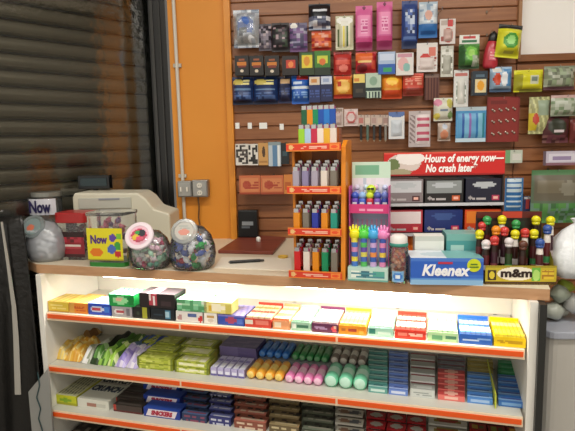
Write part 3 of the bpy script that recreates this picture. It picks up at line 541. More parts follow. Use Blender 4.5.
sbox('gum_box', 'gum box', 'green and white gum box stacked on the wide white one', 177, 207, 0, .042, 0.086, A('#78b888', (N_, 0, 0, 1, 1, ['#a8dcb0', '#58a06c', '#e0f0e0', '#80c898'], 7, 4, 3)), '#78b888', A('#b8e0c0', (S_, 0, 0, 1, 1, '#68a87c', 4, .5, .4)), dz=.0395)
sbox('gum_box', 'gum box', 'small white gum box with a red end under the yellow one', 204, 217.5, 0, .038, 0.099, A('#ece8e0', (R_, .2, .55, .8, .8, '#c8a060'), (E_, .5, .3, .2, .2, '#d8ccc0')), '#e0d8d0')
sbox('gum_box', 'gum box', 'pale yellow gum box stacked left of the blue one', 204, 232, 0, .040, 0.066, A('#f0e490', (E_, .45, .5, .32, .3, '#fff8d8'), (R_, .15, .2, .3, .6, '#e0b838'), (R_, .8, 0, 1, .8, '#d8c860')), '#e8dc80', A('#f8f0b0'), dz=.0395)
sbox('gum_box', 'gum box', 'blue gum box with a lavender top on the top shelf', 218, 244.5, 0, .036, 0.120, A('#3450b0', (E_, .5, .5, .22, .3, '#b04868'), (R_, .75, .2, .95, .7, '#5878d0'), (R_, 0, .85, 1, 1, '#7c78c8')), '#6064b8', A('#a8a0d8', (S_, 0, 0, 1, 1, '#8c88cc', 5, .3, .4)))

# ---- display trays with packs standing in rows
def pack_mesh(w, d, h, front, top, side, n=8):
    b = MB(); b.artbox(w, d, h, front, M(side), top, n=n); return b
def tray(px0, px1, shelf, desc, body, fronta, pk_side, pk_front, pk_top, n, where, pw=None, rows=1, lip=.026, dep=.15, packname='gum_pack', packcat='gum pack', v=None, desc2=None):
    z, v0, _ = SH[shelf]; v = v0 + .003 if v is None else v
    u0, u1 = uof(px0, v, z), uof(px1, v, z); w = u1 - u0 - .002
    t = thing('gum_display_box', desc, 'display box', cw((u0 + u1) / 2, v, z + .0005), CABROT)
    b = MB(); b.artbox(w, .0015, lip + .004, fronta, M(body), y0=.001, n=20); b.build('front_panel', t)
    b = MB(); b.box((0, dep / 2, .0008), (w, dep, .0016), body)
    for s in (-1, 1): b.box((s * (w / 2 - .0007), dep / 2, .014), (.0012, dep - .002, .026), body)
    b.box((0, dep - .001, .022), (w, .0015, .042), body); b.build('carton', t)
    pw = (w - .004) / n; first = None; pl = (dep - .012) / rows
    for r in range(rows):
        for k in range(n):
            uu = (u0 + u1) / 2 - w / 2 + .002 + pw * (k + .5); vv = v + .004 + pl * (r + .5); zz = z + .0025 + .009 * r
            lab = desc2
            if first is None:
                first = pack_mesh(pw * .9, pl * .97, .034, pk_front, pk_top, pk_side).build(packname); place(first, cw(uu, vv, zz), CABROT); tag(first, lab, packcat, desc2 + 's')
            else:
                c = first.copy(); C.objects.link(c); c.location = cw(uu, vv, zz); c['label'] = lab; c['group'] = desc2 + 's'
tray(245, 271.5, 0, 'red gum display box with a pale top, right of the blue one', '#d04030', A('#d04434', (R_, .4, .3, .9, .8, '#e88070'), (R_, 0, .3, .3, .9, '#e8e0d0')), '#e0c8a8', A('#e8d0b0', (R_, 0, .4, 1, .6, '#c84838')), A('#ece0b8', (R_, 0, .35, 1, .5, '#d06050'), (R_, 0, .7, 1, .8, '#b8a860')), 4, '', desc2='cream gum pack with red bands in the red display box')
tray(272.5, 290, 0, 'narrow beige and orange gum display box on the top shelf', '#e09868', A('#e8a070', (R_, .1, .2, .5, .8, '#f0dcc0')), '#ecc8a0', A('#f0d8b8', (R_, 0, .5, 1, 1, '#e88858')), A('#f0e0c0', (R_, 0, .2, 1, .45, '#e8a070'), (R_, 0, .7, 1, .85, '#d8b078')), 3, '', desc2='beige and orange gum pack in the narrow display box')
tray(291, 310.5, 0, 'pale green gum display box left of the maroon one', '#8cc0a0', A('#a0c8b0', (R_, .3, .3, .9, .7, '#407860'), (R_, .05, .2, .25, .8, '#e8f0e8')), '#c0e0c8', A('#d0e8d4', (R_, 0, 0, 1, .3, '#68a884')), A('#c8e8d0', (R_, 0, .1, 1, .35, '#88c49c'), (R_, 0, .65, 1, .8, '#98ccac')), 4, '', desc2='pale green gum pack left of the maroon display box')
tray(311.5, 338, 0, 'maroon gum display box with pink swirl at its right', '#602848', A('#602c50', (T_, .1, .3, .6, .7, '#a888b0', 2, 3), (E_, .87, .5, .1, .4, '#e05060'), (E_, .9, .6, .06, .2, '#f0c0a8')), '#c8a8a8', A('#d8c0c0', (R_, 0, 0, 1, .5, '#a87888')), A('#d8c8c4', (R_, 0, .2, 1, .4, '#b88898'), (R_, 0, .6, 1, .75, '#e8e0dc')), 5, '', desc2='dusty pink gum pack in the maroon display box')
tray(338.5, 366.5, 0, 'orange gum display box with a dark red centre mark', '#e09028', A('#e08c20', (R_, .35, .35, .65, .65, '#a84030'), (R_, .08, .3, .25, .6, '#b86828'), (R_, .75, .2, .9, .5, '#f0b048')), '#e8dc60', A('#e8dc70', (R_, 0, 0, 1, .4, '#d8b040')), A('#e8e070', (R_, 0, .1, 1, .3, '#d8c850'), (R_, 0, .55, 1, .8, '#f0e898')), 6, '', desc2='yellow gum pack in the orange display box')
tray(367.5, 393.5, 0, 'mint green gum display box with a teal mark', '#98d0b8', A('#a8d8c4', (R_, .05, .3, .3, .8, '#308070'), (R_, .4, .3, .9, .6, '#d0ece0')), '#d8f0e0', A('#e0f0e4', (R_, 0, .1, 1, .4, '#58a890')), A('#e4f4e8', (R_, 0, .1, 1, .3, '#7cc0a4'), (R_, 0, .5, 1, .7, '#98d0b0')), 5, '', desc2='white and mint gum pack in the mint display box')
tray(394.5, 426, 0, 'red gum display box in the middle of the right half', '#d03424', A('#d43828', (R_, .1, .3, .4, .7, '#e88070'), (T_, .45, .3, .9, .7, '#f0b8a8', 2, 4)), '#d85040', A('#e8a898', (R_, 0, 0, 1, .4, '#c83830')), A('#d84438', (R_, 0, .08, 1, .38, '#f0d8cc'), (R_, 0, .6, 1, .8, '#f0c8bc')), 6, '', desc2='red gum pack with white bands in the red display box')
tray(427, 458, 0, 'light green gum display box beside the red one', '#b0d8a0', A('#b8dca8', (R_, .15, .2, .5, .7, '#68a878'), (R_, .6, .4, .95, .6, '#508868')), '#d0ecb8', A('#d8f0c8', (R_, 0, .2, 1, .5, '#70b480')), A('#dcf0c8', (R_, 0, .1, 1, .35, '#88c488'), (R_, 0, .6, 1, .8, '#a8d898')), 6, '', desc2='light green gum pack with dark bands in its display box')
tray(459, 492.5, 0, 'blue gum display box with white streaks', '#2c64c0', A('#2c64c0', (R_, .1, .3, .6, .5, '#c0d4f0'), (R_, .55, .5, .95, .7, '#88b0e8')), '#4880d0', A('#a0c0ec', (R_, 0, .0, 1, .45, '#2048a0')), A('#3c70c8', (R_, 0, .08, 1, .4, '#d8e4f4'), (R_, 0, .6, 1, .85, '#c0d4f0')), 6, '', desc2='blue and white gum pack in the blue display box')
tray(493.5, 526, 0, 'yellow gum display box at the right end of the top shelf', '#f0d000', A('#f0cc08', (T_, .1, .3, .9, .7, '#c89c10', 2, 5)), '#f0d810', A('#f0e050', (R_, 0, .0, 1, .45, '#e0b800')), A('#f4dc20', (R_, 0, .1, 1, .35, '#b8b840'), (R_, 0, .6, 1, .8, '#f8f0a0')), 7, '', desc2='yellow gum pack at the right end of the top shelf')

# ---- second shelf
def sbag(name, cat, label, px0, px1, shelf, ln, th, fn, v, dz=0, seed=1, group=None, rz=0, tilt=0.0):
    z = SH[shelf][0]; u0, u1 = uof(px0, v, z + dz), uof(px1, v, z + dz); w = u1 - u0
    b = MB(); R = random.Random(seed)
    def dy(u, vv):
        e = min(1, vv / .22) * min(1, (1 - vv) / .22); s = min(1, u / .3) * min(1, (1 - u) / .3); q = e * (2 - e) * s * (2 - s)
        return th * q * (1 + .12 * math.sin(11 * u + seed + 6 * vv) + .1 * math.sin(17 * vv + seed)) + .001
    b.panel((-w / 2, 0, 0), (w, 0, 0), (0, ln, 0), fn, 16, 20, dy); b.panel((w / 2, 0, 0), (-w, 0, 0), (0, ln, 0), fn, 4, 4)
    o = b.build(name, smooth=True); place(o, cw((u0 + u1) / 2, v, z + dz + .0006), CABROT + rz, tilt); tag(o, label, cat, group); return o
CY = lambda s: A('#d8a838', (N_, 0, 0, 1, 1, ['#ecd070', '#dcb050', '#f0e0a8', '#e0bc58', '#d8c890'], 10, 12, s))
sbag('candy_bag', 'bag', 'golden candy bag at the left end of the second shelf', 51, 65, 1, .17, .045, CY(1), .03, seed=1)
sbag('candy_bag', 'bag', 'golden and orange candy bag right of the leftmost one', 64, 80, 1, .17, .05, A('#e0a838', (N_, 0, 0, 1, 1, ['#e8b440', '#dca030', '#f0d888', '#e0b058'], 10, 12, 2)), .025, seed=2)
sbag('candy_bag', 'bag', 'brown-gold candy bag behind the two golden ones', 57, 84, 1, .13, .06, A('#a87838', (N_, 0, 0, 1, 1, ['#b88848', '#8c6030', '#c8a060'], 6, 5, 3)), .18, seed=3, dz=.012)
LB = lambda c1, c2, c3, s: A(c1, (N_, 0, 0, 1, .45, [c2, c3, c1, c2], 4, 6, s), (N_, 0, .45, 1, 1, [c1, c1, c3], 3, 6, s + 1))
sbag('gum_bag', 'bag', 'white and grey pouch lying front to back on the second shelf', 79, 90, 1, .24, .045, LB('#c8ccc0', '#f0f0ec', '#9ca48c', 4), .02, seed=4, rz=-.1)
sbag('gum_bag', 'bag', 'black pouch lying front to back with a green tip', 88, 98, 1, .26, .055, A('#1c2018', (N_, 0, 0, 1, .3, ['#5c9040', '#284020', '#a8c890'], 3, 5, 5)), .02, seed=5, rz=-.12)
sbag('gum_bag', 'bag', 'green and white pouch beside the black one', 96, 106, 1, .25, .05, LB('#4c7c30', '#98c858', '#e8f0d0', 6), .02, seed=6, rz=-.12)
sbag('gum_bag', 'bag', 'lime green pouch left of the lavender one', 105, 114, 1, .25, .05, LB('#58803c', '#a8d850', '#e0f0a8', 7), .02, seed=7, rz=-.12)
sbag('gum_bag', 'bag', 'lavender pouch with a blue far end', 113, 125, 1, .26, .05, A('#4c68b0', (N_, 0, 0, 1, .4, ['#b8a8e0', '#e4dcf4', '#9c8cd8', '#ccc0f0'], 4, 6, 8), (R_, 0, .4, 1, .55, '#5878a8')), .02, seed=8, rz=-.12)
sbag('gum_bag', 'bag', 'white and violet pouch with a blue back half', 124, 136.5, 1, .27, .05, A('#3c58b0', (N_, 0, 0, 1, .38, ['#e8e4f0', '#b8acdc', '#d8d0ec'], 4, 6, 9)), .02, seed=9, rz=-.12)
YG = lambda s, pale: A('#b0bc40', (N_, 0, 0, 1, 1, ['#b8c440', '#c4cc54', '#a8b43c', '#98a438', '#c8d060'], 8, 4, s), (N_, .12, .2, .88, .85, ['#fcfce0', '#f4f4c0', '#e8ec98'] if pale else ['#e0e880', None, '#c8d458', None], 7, 3, s + 2), (R_, 0, 0, .05, 1, '#6c7828'), (R_, .95, 0, 1, 1, '#7c8830'))
def chews(px0, px1, desc, cols, pale, seed):
    z = SH[1][0]
    for r in range(4):
        for lay in range(2 if r < 3 else 1):
            v = .012 + r * .064; dz = lay * .023 + r * .004
            sbox('chew_pack', 'candy pack', desc + (' in the front row' if r == 0 else ' behind the front row') + (', upper layer' if lay else ', lower layer'), px0 + r * 2.4, px1 + r * 2.4, 1, .021, .062, YG(seed + r * 3 + lay, pale), cols, YG(seed + 5 + r + lay, pale), v=v + .02, dz=dz, n=16, group=desc)
chews(137, 173, 'yellow-green chew pack on the second shelf, left stack', '#a8b030', 0, 1)
chews(174.5, 209, 'pale yellow-green chew pack, right stack', '#b0b040', 1, 31)
# purple-grey stack and lavender front packs
for k in range(5):
    sbox('candy_pack', 'candy pack', 'flat purple-grey pack in the dark stack, layer counted within the stack', 219 - k * .3 + 1.5, 256 - k * .3 + 1.5, 1, .0115, .12, A('#6c6090', (S_, 0, 0, 1, 1, '#7c70a0', 9, 0, .5)), '#5c5484', A('#7870a0', (S_, 0, 0, 1, 1, '#8880ac', 9, .3, .4)), v=.165, dz=.012 * k, n=10, group='purple-grey packs stacked behind')['label'] = 'flat purple-grey candy pack in a dark stack behind the lavender packs'
for k in range(5):
    sbox('candy_pack', 'candy pack', 'lavender and white candy pack lying in front of the purple-grey stack', 210.5 + k * 6.9, 217 + k * 6.9, 1, .03, .11, A('#c0b8e0', (R_, .1, .3, .9, .6, '#e8e8f8'), (R_, 0, 0, 1, .2, '#7068a8')), '#a8a0d0', A('#c8c4e8', (R_, .1, .1, .9, .4, '#f0f0fc'), (R_, .1, .6, .9, .75, '#8880c0')), n=8, v=.035, group='lavender and white packs')
def rolls(px0, px1, n, front, label, group, v, dz, ln=.12, hi='#ffffff', r=None):
    z = SH[1][0]; u0, u1 = uof(px0, v, z + dz), uof(px1, v, z + dz); st = (u1 - u0) / n; r = r or st * .47
    first = None
    for k in range(n):
        if first is None:
            b = MB(); b.T = Matrix.Rotation(-PI / 2, 4, 'X')
            prof = [(.001, 0), (r * .55, 0), (r * .8, .004), (r, .009), (r, ln * .28), (r * 1.005, ln * .3), (r * 1.005, ln * .62), (r, ln * .64), (r, ln - .009), (r * .8, ln - .003), (.001, ln)]
            c1, c2 = M(front, .3), M(hi, .3)
            b.lathe(prof, [c2, c2, c1, c1, c1, c2, c2, c1, c1, c1], 18); first = b.build('candy_roll', smooth=True); o = first; tag(o, label, 'candy roll', group)
        else: o = first.copy(); C.objects.link(o)
        place(o, cw(u0 + st * (k + .5), v, z + dz + r), CABROT)
sbox('roll_riser', 'display riser', 'grey card riser under the back row of rolls', 258, 366, 1, .022, .12, A('#8c9094'), '#8c9094', v=.165, n=4)
rolls(245.5, 283, 4, '#f8b440', 'orange-yellow candy roll in the front row of the second shelf', 'orange-yellow rolls', .035, 0, hi='#f8d878')
rolls(284, 322, 4, '#f490c8', 'pink candy roll in the front row of the second shelf', 'pink rolls', .035, 0, hi='#f8c8e0')
rolls(258, 289, 4, '#2c74d0', 'blue candy roll in the back row behind the orange ones', 'blue rolls', .175, .0225, hi='#5890d8')
rolls(291, 328, 5, '#389858', 'green candy roll with a pinkish end behind the pink ones', 'green rolls', .175, .0225, hi='#6ca878')
rolls(330, 366, 4, '#8c8078', 'grey and brown candy roll behind the mint ones', 'grey-brown rolls', .175, .0225, hi='#d8d4cc')
rolls(323.5, 367, 3, '#80dcb4', 'thick mint green candy roll in the front row', 'mint rolls', .035, 0, hi='#c8f0dc')
def column(px0, px1, n, desc, side, f, t, d=.034, h=.018, v0=.035, step=.0035, alt=None, shelf=1, lean=0.6, cat='gum pack', name='gum_pack'):
    for k in range(n):
        ff, tt, ss, ds = f, t, side, desc
        if alt and alt[0](k): _, ff, tt, ss, ds = alt
        sbox(name, cat, ds, px0 - k * 0 + lean * k * 0, px1, shelf, h + step * k, d * .94, ff, ss, tt, v=v0 + d * k, n=8, group=ds)
column(368, 387.5, 8, 'teal gum pack with white stripe in the teal column', '#58a098', A('#68a8a0', (R_, .1, .3, .9, .7, '#d0e8e0')), A('#589c98', (R_, .05, .15, .95, .45, '#b8dcd4'), (R_, .2, .6, .8, .75, '#2c6870')))
column(388.5, 408, 8, 'periwinkle blue gum pack in the column right of teal', '#6480c8', A('#7090d8', (R_, .1, .3, .9, .7, '#d8e0f8')), A('#6c88d0', (R_, .05, .15, .95, .45, '#b0c4f0'), (R_, .2, .6, .8, .75, '#3c50a0')))
column(410, 435, 5, 'grey and white gum box with a dark red edge', '#802c30', A('#d0d4d0', (T_, .1, .3, .9, .7, '#98a09c', 2, 3)), A('#a8aca8', (R_, 0, .8, 1, 1, '#8c3038'), (T_, .1, .2, .9, .6, '#c8ccc8', 2, 4)), d=.054, h=.028, alt=(lambda k: k == 1, A('#f0f4f0', (T_, .1, .3, .9, .7, '#b0b8b8', 1, 3)), A('#e8ecec', (R_, 0, .8, 1, 1, '#8c3038')), '#802c30', 'bright white gum box, second in the grey column'), name='gum_box', cat='gum box')
column(437.5, 465, 8, 'red gum pack with a pale pink front in the red column', '#a82c34', A('#e87870', (R_, .2, .2, .8, .8, '#f8c8b8')), A('#c84848', (E_, .5, .5, .3, .4, '#f4b8a8')), alt=(lambda k: k > 4, A('#707078'), A('#585c64', (R_, .1, .2, .9, .5, '#888c90'), (R_, 0, .8, 1, 1, '#7c3038')), '#484c54', 'dark grey gum pack at the back of the red column'))
column(467, 493, 8, 'sky blue gum pack in the first blue column', '#3c70b8', A('#5890d8', (R_, .1, .3, .9, .7, '#a8c8f0')), A('#5088d0', (R_, .05, .15, .95, .5, '#a0c4f0'), (R_, .1, .6, .9, .75, '#2858a0')), alt=(lambda k: k > 4, A('#988840'), A('#988c48', (R_, .1, .2, .9, .5, '#c0b470')), '#786828', 'olive gum pack at the back of the first blue column'))
column(498, 525, 8, 'deep blue gum pack in the last column on the right', '#2c5ca0', A('#3870b8', (R_, .1, .3, .9, .7, '#7ca8d8')), A('#4474b8', (R_, .05, .15, .95, .5, '#88b0dc'), (R_, .1, .6, .9, .75, '#384890')), alt=(lambda k: k > 4, A('#2c8850'), A('#2c8858', (R_, .1, .2, .9, .5, '#58b080')), '#207048', 'green gum pack at the back of the last column'))
for x, l in ((495.5, 'between the two blue columns'), (526.6, 'at the far right of the second shelf')):
    sbox('shelf_divider', 'divider', 'thin bright yellow card divider ' + l, x - .9, x + .9, 1, .045, .28, A('#d0d840'), '#d0d840', v=.015, n=4)

# ---- third shelf
def u_at(px, py, z): return cuv(onZ(px, py, z))[0]
def tbox(name, label, px0, px1, h, d, fn, side, top, v=.01, dz=0, cat='candy box', group=None, n=22, words=None):
    o = sbox(name, cat, label, px0, px1, 2, h, d, fn, side, top, v=v, dz=dz, group=group, n=n)
    return o
tbox('candy_box', 'yellow and white candy box at the left end of the third shelf', 55, 77, .040, .22, A('#c8cc28', (R_, .0, .0, 1, .3, '#a8a828'), (E_, .5, .5, .3, .2, '#88b030')), '#c0c040', A('#c8c8a0', (S_, .1, .05, .9, .95, '#686c60', 6, .3, .4), (R_, 0, 0, .1, 1, '#d0c840')))
def lettered(o_args, words, col, size, u_w):
    z = SH[2][0]
# white box with dark lettering on its top
z3 = SH[2][0]
u0, u1 = uof(78, .01, z3), uof(109, .01, z3); w = u1 - u0
b = MB(); b.artbox(w, .24, .036, A('#dcdcd0', (E_, .5, .4, .25, .2, '#a87868'), (R_, .6, .3, .9, .6, '#c8c8bc')), M('#c8c8bc'), A('#d4d4c8', (R_, .04, .55, .96, .62, '#b8b0a8')), n=20)
b.T = Matrix.Rotation(-PI / 2, 4, 'X')
b.T = Matrix.Translation((0, 0, .0365)) @ Matrix(((1, 0, 0, 0), (0, 0, 1, 0), (0, -1, 0, 0), (0, 0, 0, 1)))
b.text('CRUNCH', .062, M('#1c2030'), 0, 0, .030, 0, .003, sx=w * .86 / .24, depth=.0003); b.text('CRUNCH', .058, M('#20304c'), 0, 0, -.045, 0, .003, sx=w * .86 / .225, depth=.0003)
b.T = Matrix.Identity(4)
o = b.build('candy_box'); place(o, cw((u0 + u1) / 2, .01 + .12, z3 + .0005), CABROT); tag(o, 'white candy box with dark lettering on the third shelf', 'candy box')
for k in range(5):
    tbox('candy_bar', 'dark brown candy bar in the black display, left of the blue boxes', 112 + k * .9 + 1.5, 141 + k * .9 + 1.5, .028 + .002 * k, .044, A('#443834', (R_, 0, 0, 1, .25, '#5c2420'), (R_, .02, .3, .1, .9, '#b03c30')), '#281c1c', A('#3c3430', (R_, .1, .3, .9, .6, '#5c5450'), (R_, 0, .88, 1, 1, '#181414')), v=.012 + k * .048, cat='candy bar', group='dark candy bars in a row', n=10)
for k in range(3):
    z = SH[2][0]; v = .008 + k * .07
    u0, u1 = uof(144, v, z), uof(180, v, z); w = u1 - u0
    t = thing('candy_bar_box', 'blue candy bar box with a white red-lettered label, %s' % ('front one', 'middle one', 'rear one')[k], 'candy box', cw((u0 + u1) / 2, v, z + .0005 + .012 * k), CABROT, 'blue candy bar boxes')
    b = MB(); b.artbox(w, .062, .034, A('#203c98', (R_, .0, 0, 1, .1, '#101c58')), M('#1c3488'), A('#2848a4', (R_, .03, .05, .85, .55, '#2c50b0')), y0=.031, n=14); b.build('carton', t)
    b = MB()
    b.add([(-w * .44, -.0006, .004), (w * .36, -.0006, .004), (w * .44, -.0006, .031), (-w * .36, -.0006, .031)], [(0, 1, 2, 3)], M('#e8e0e8')); b.text('SNICKERS', .023, M('#b02c48'), 0, -.0016, .010, .2, .0014, sx=w * .70 / .125)
    b.build('label', t)
for (x0, x1, c1, c2, c3, lab, nn) in ((181, 207, '#2c3c60', '#5870a0', '#8c4860', 'slate blue candy bar with a maroon line, right of the blue boxes', 5), (208, 231, '#383c78', '#7078b8', '#c8ccdc', 'violet-blue candy bar with white lettering on the third shelf', 5),
                                 (233, 266, '#8c5040', '#c87868', '#d8c0a8', 'red and tan candy bar on the third shelf', 6), (268, 299, '#6c5c40', '#a8946c', '#c8b890', 'beige-brown candy bar beneath the strip joint', 5), (301, 333, '#44483c', '#788070', '#a8a898', 'grey-green candy bar on the third shelf', 6)):
    for k in range(nn):
        tbox('candy_bar', lab, x0 + 1, x1, .030 + .003 * k, .042, A(c1, (T_, .1, .1, .9, .9, c3, 2, k)), c1, A(c1, (R_, .03, .1, .97, .6, c2), (T_, .1, .15, .9, .55, c3, 1, k + 4), (N_, 0, .6, 1, 1, [c1, None, '#1c1818'], 8, 2, k)), v=.012 + k * .047, cat='candy bar', group=lab, n=12)
for k in range(4):
    tbox('candy_bar', 'white candy bar with brown curls on the third shelf', 335, 363, .032 + .003 * k, .05, A('#d0ccc0'), '#a8a498', A('#c8c4b8', (R_, 0, .8, 1, 1, '#484038'), (E_, .3, .4, .2, .25, '#8c6c58'), (E_, .7, .4, .2, .25, '#5c6068')), v=.012 + k * .056, cat='candy bar', group='white candy bars with brown curls', n=12)
for j in range(3):
    for k in range(4):
        tbox('candy_bar', 'red candy bar with a grey-white disc, %s of three red columns' % ('left', 'middle', 'right')[j], 366 + j * 20.3, 385.5 + j * 20.3, .032 + .003 * k, .05, A('#a82028', (E_, .5, .5, .3, .4, '#c8b8b0')), '#801820', A('#a82028', (E_, .5, .45, .3, .3, '#a8a8a0'), (R_, 0, .88, 1, 1, '#2c1418')), v=.012 + k * .056, cat='candy bar', group='red candy bars, %s column' % ('left', 'middle', 'right')[j], n=12)
for k in range(4):
    tbox('candy_box', 'white candy box with a red and green oval', 428, 467, .032 + .003 * k, .055, A('#d8d8d0', (E_, .5, .5, .4, .35, '#a03828')), '#b8b8b0', A('#d0d0c8', (E_, .5, .55, .36, .3, '#8c7c28'), (E_, .5, .55, .28, .2, '#a03828'), (R_, .0, .9, 1, 1, '#888880')), v=.012 + k * .06, cat='candy box', group='white boxes with red and green ovals', n=14)
for j in range(3):
    for k in range(4):
        tbox('candy_bar', 'dark red candy bar with a yellow-green patch, %s of three end columns' % ('left', 'middle', 'right')[j], 469 + j * 19, 487 + j * 19, .032 + .003 * k, .05, A('#8c1c18'), '#5c1414', A('#901c1c', (R_, .2, .2, .5, .7, ('#b89838', '#889838', '#d0a030')[j]), (R_, .6, .3, .8, .6, '#48602c'), (R_, 0, .88, 1, 1, '#1c1414')), v=.012 + k * .056, cat='candy bar', group='dark red bars, %s end column' % ('left', 'middle', 'right')[j], n=12)
# ---- fourth shelf, only the left end shows
for j, (x0, x1, c1, c2) in enumerate(((62, 84, '#2c2420', '#5c5048'), (86, 110, '#201c1c', '#4c4440'), (112, 136, '#3c2c28', '#7c6c60'), (138, 165, '#302830', '#5c4c58'), (167, 195, '#28201c', '#54443c'))):
    sbox('candy_box', 'candy box', 'dark candy box on the bottom shelf, %s from the left' % ('first', 'second', 'third', 'fourth', 'fifth')[j], x0, x1, 3, .05, .24, A(c1), c1, A(c1, (N_, .05, .05, .95, .95, [None, c2, None, '#8c8478'], 6, 7, j)), v=.0, n=12)

# ================================================================== ON THE COUNTER
def footp(px, py): p = onZ(px, py, ZT); return p
def at_depth(px, py, Y): p = onY(px, py, Y); return p
# --- lighter rack
base = footp(315, 279.5)
def wpx(px0, px1, dist): return abs(px1 - px0) * dist / F_PX
DR = (base - CAM).dot(fwd)
base = base + CV * .05
RW = wpx(290, 341, DR)
rack = thing('lighter_rack', 'tall orange counter rack with red labelled tiers full of lighters', 'display rack', base, CABROT)
def ztier(py, px=315):  # height on the rack's front plane
    r = ray(px, py); n = Vector((CV.x, CV.y, 0)); t = (Vector((base.x, base.y, 0)) - CV * .05 - Vector((0, 0, 0))).dot(n) / r.dot(n); return (CAM + r * t).z
TZ = [ztier(275), ztier(232), ztier(190), ztier(147)]
OR_M = M('#dc8418', .4)
b = MB(); b.box((-RW / 2 + .004, .045, (ZT + TZ[3]) / 2 - ZT), (.008, .09, TZ[3] - ZT), OR_M); b.build('side_panel', rack)
b = MB(); b.extrude_x([(-.045, 0), (.10, 0), (.10, TZ[3] - ZT + .02), (.02, TZ[3] - ZT + .02), (-.02, TZ[3] - ZT)], RW / 2 + .001, RW / 2 + .015, OR_M); b.build('side_panel', rack, bevel=.001)
b = MB()
b.box((-RW * .36, .095, (TZ[3] - ZT) / 2), (RW * .26, .008, TZ[3] - ZT), OR_M); b.box((RW * .40, .095, (TZ[3] - ZT) / 2), (RW * .2, .008, TZ[3] - ZT), OR_M)
b.box((0, .099, (TZ[3] - ZT) / 2), (RW, .004, TZ[3] - ZT), M('#a8642c', .5)); b.build('back_panel', rack)
for i, z in enumerate(TZ):
    zz = z - ZT
    b = MB(); b.box((0, .02, zz - .010 if i else .004), (RW + .004, .135, .006), OR_M); s = b.build('tier_tray', rack)
    b = MB(); b.artbox(RW + .01, .003, .025, A('#d83c20', (R_, .0, .0, 1, .12, '#e88830'), (R_, .0, .88, 1, 1, '#e88830'), (T_, .28, .3, .74, .7, '#f0c0a8', 2, i + 3), (E_, .09, .5, .05, .3, '#e8b878'), (R_, .8, .2, .97, .8, '#f08c3c'), (E_, .88, .5, .06, .22, '#e85020')), M('#d85020'), z0=zz - .0125, y0=-.05, n=40); b.build('label_strip', s)
def lighter(col, h=.063, w=.022, name='lighter', silver=True):
    t = bpy.data.objects.new('lighter', None); C.objects.link(t)
    b = MB(); b.rbox((0, 0, h / 2), (w, .011, h), .004, M(col, .25)); b.build('fuel_body', t)
    b = MB(); b.rbox((-.001, 0, h + .006), (w * .8, .0095, .013), .003, CHROME); b.cyl((w * .1, -.004, h + .0125), (w * .1, .004, h + .0125), .0035, .0035, M('#6c6464', .4, .6), 10); b.build('wind_guard', t)
    b = MB(); b.box((w * .32, 0, h + .005), (w * .34, .008, .008), M('#8c2c60' if silver else '#c03030')); b.build('thumb_button', t)
    return t
LC = {'red': '#c82020', 'white': '#e0d4c8', 'orange': '#e08a18', 'green': '#148858', 'grey': '#7c7468', 'blue': '#2838a0', 'teal': '#1c9480', 'silver': '#a8a0b0', 'lilac': '#8c84a8', 'lime': '#98d038', 'pale blue': '#a8c8e8', 'crimson': '#c02848', 'yellow': '#e0b030', 'cream': '#e8dcd0', 'forest': '#1c5c3c', 'deep blue': '#1c50a8', 'bright blue': '#2478c8'}
protos = {}
def put(col, loc, label, group=None, rz=0, sc=1, lean=0):
    if col not in protos:
        o = lighter(LC[col]); protos[col] = o; o.location = loc; o.rotation_euler = (0, lean, CABROT + rz)
    else: o = dup(protos[col], loc, (0, lean, CABROT + rz))
    tag(o, label, 'lighter', group); return o
tiers = [(['red', 'white', 'orange', 'green', 'grey'], 'bottom', 0), (['orange', 'grey', 'blue', 'orange', 'teal'], 'second', 1), (['silver', 'lilac', 'silver', 'white', 'grey'], 'third', 2)]
for cols, nm, ti in tiers:
    for r in range(3):
        for k, c in enumerate(cols):
            uu = -RW / 2 + .020 + k * (RW - .036) / 4.2
            loc = base + CU * uu + CV * (-.030 + r * .03) + Vector((0, 0, TZ[ti] - ZT + (-.006 if ti else .0065) + .0025 + r * .009))
            if r == 0: put(c, loc, '%s lighter in the front row of the rack\'s %s tier, %s from left' % (c, nm, ('first', 'second', 'third', 'fourth', 'fifth')[k]))
            else: put(c, loc, '%s lighter in the row behind the front on the %s tier' % (c, nm), '%s lighters behind, %s tier' % (c, nm))
# white card standing in the third tier
b = MB(); b.artbox(.032, .003, .085, A('#d8d0c4', (N_, .1, .1, .9, .9, [None, '#4c4440', '#8c847c'], 5, 8, 3)), M('#c8c0b4'), n=14)
o = b.build('price_card'); place(o, base + CU * .012 + CV * .082 + Vector((0, 0, TZ[2] - ZT - .005)), CABROT); tag(o, 'white card with black pattern standing in the third tier of the rack', 'card')
# two stepped rows on the rack's top
b = MB(); b.box((-.003, .062, TZ[3] - ZT + .028), (RW * .84, .05, .064), M('#9c5424', .4)); b.build('top_riser', rack)
for row, (cols, vv, dz, x0, x1) in enumerate(((['lime', 'pale blue', 'crimson', 'cream', 'yellow', 'white'], -.015, -.002, 298, 336), (['forest', 'orange', 'green', 'deep blue', 'bright blue', 'deep blue'], .055, .062, 296, 331))):
    for k, c in enumerate(cols):
        uu = wpx(315, x0 + (x1 - x0) * (k + .5) / 6, DR) * (1 if x0 + (x1 - x0) * (k + .5) / 6 > 315 else -1)
        loc = base + CU * uu + CV * vv + Vector((0, 0, TZ[3] - ZT + dz - .0035))
        put(c, loc, '%s lighter in the %s row on top of the rack, %s from left' % (c, ('lower front', 'raised back')[row], ('first', 'second', 'third', 'fourth', 'fifth', 'last')[k]))

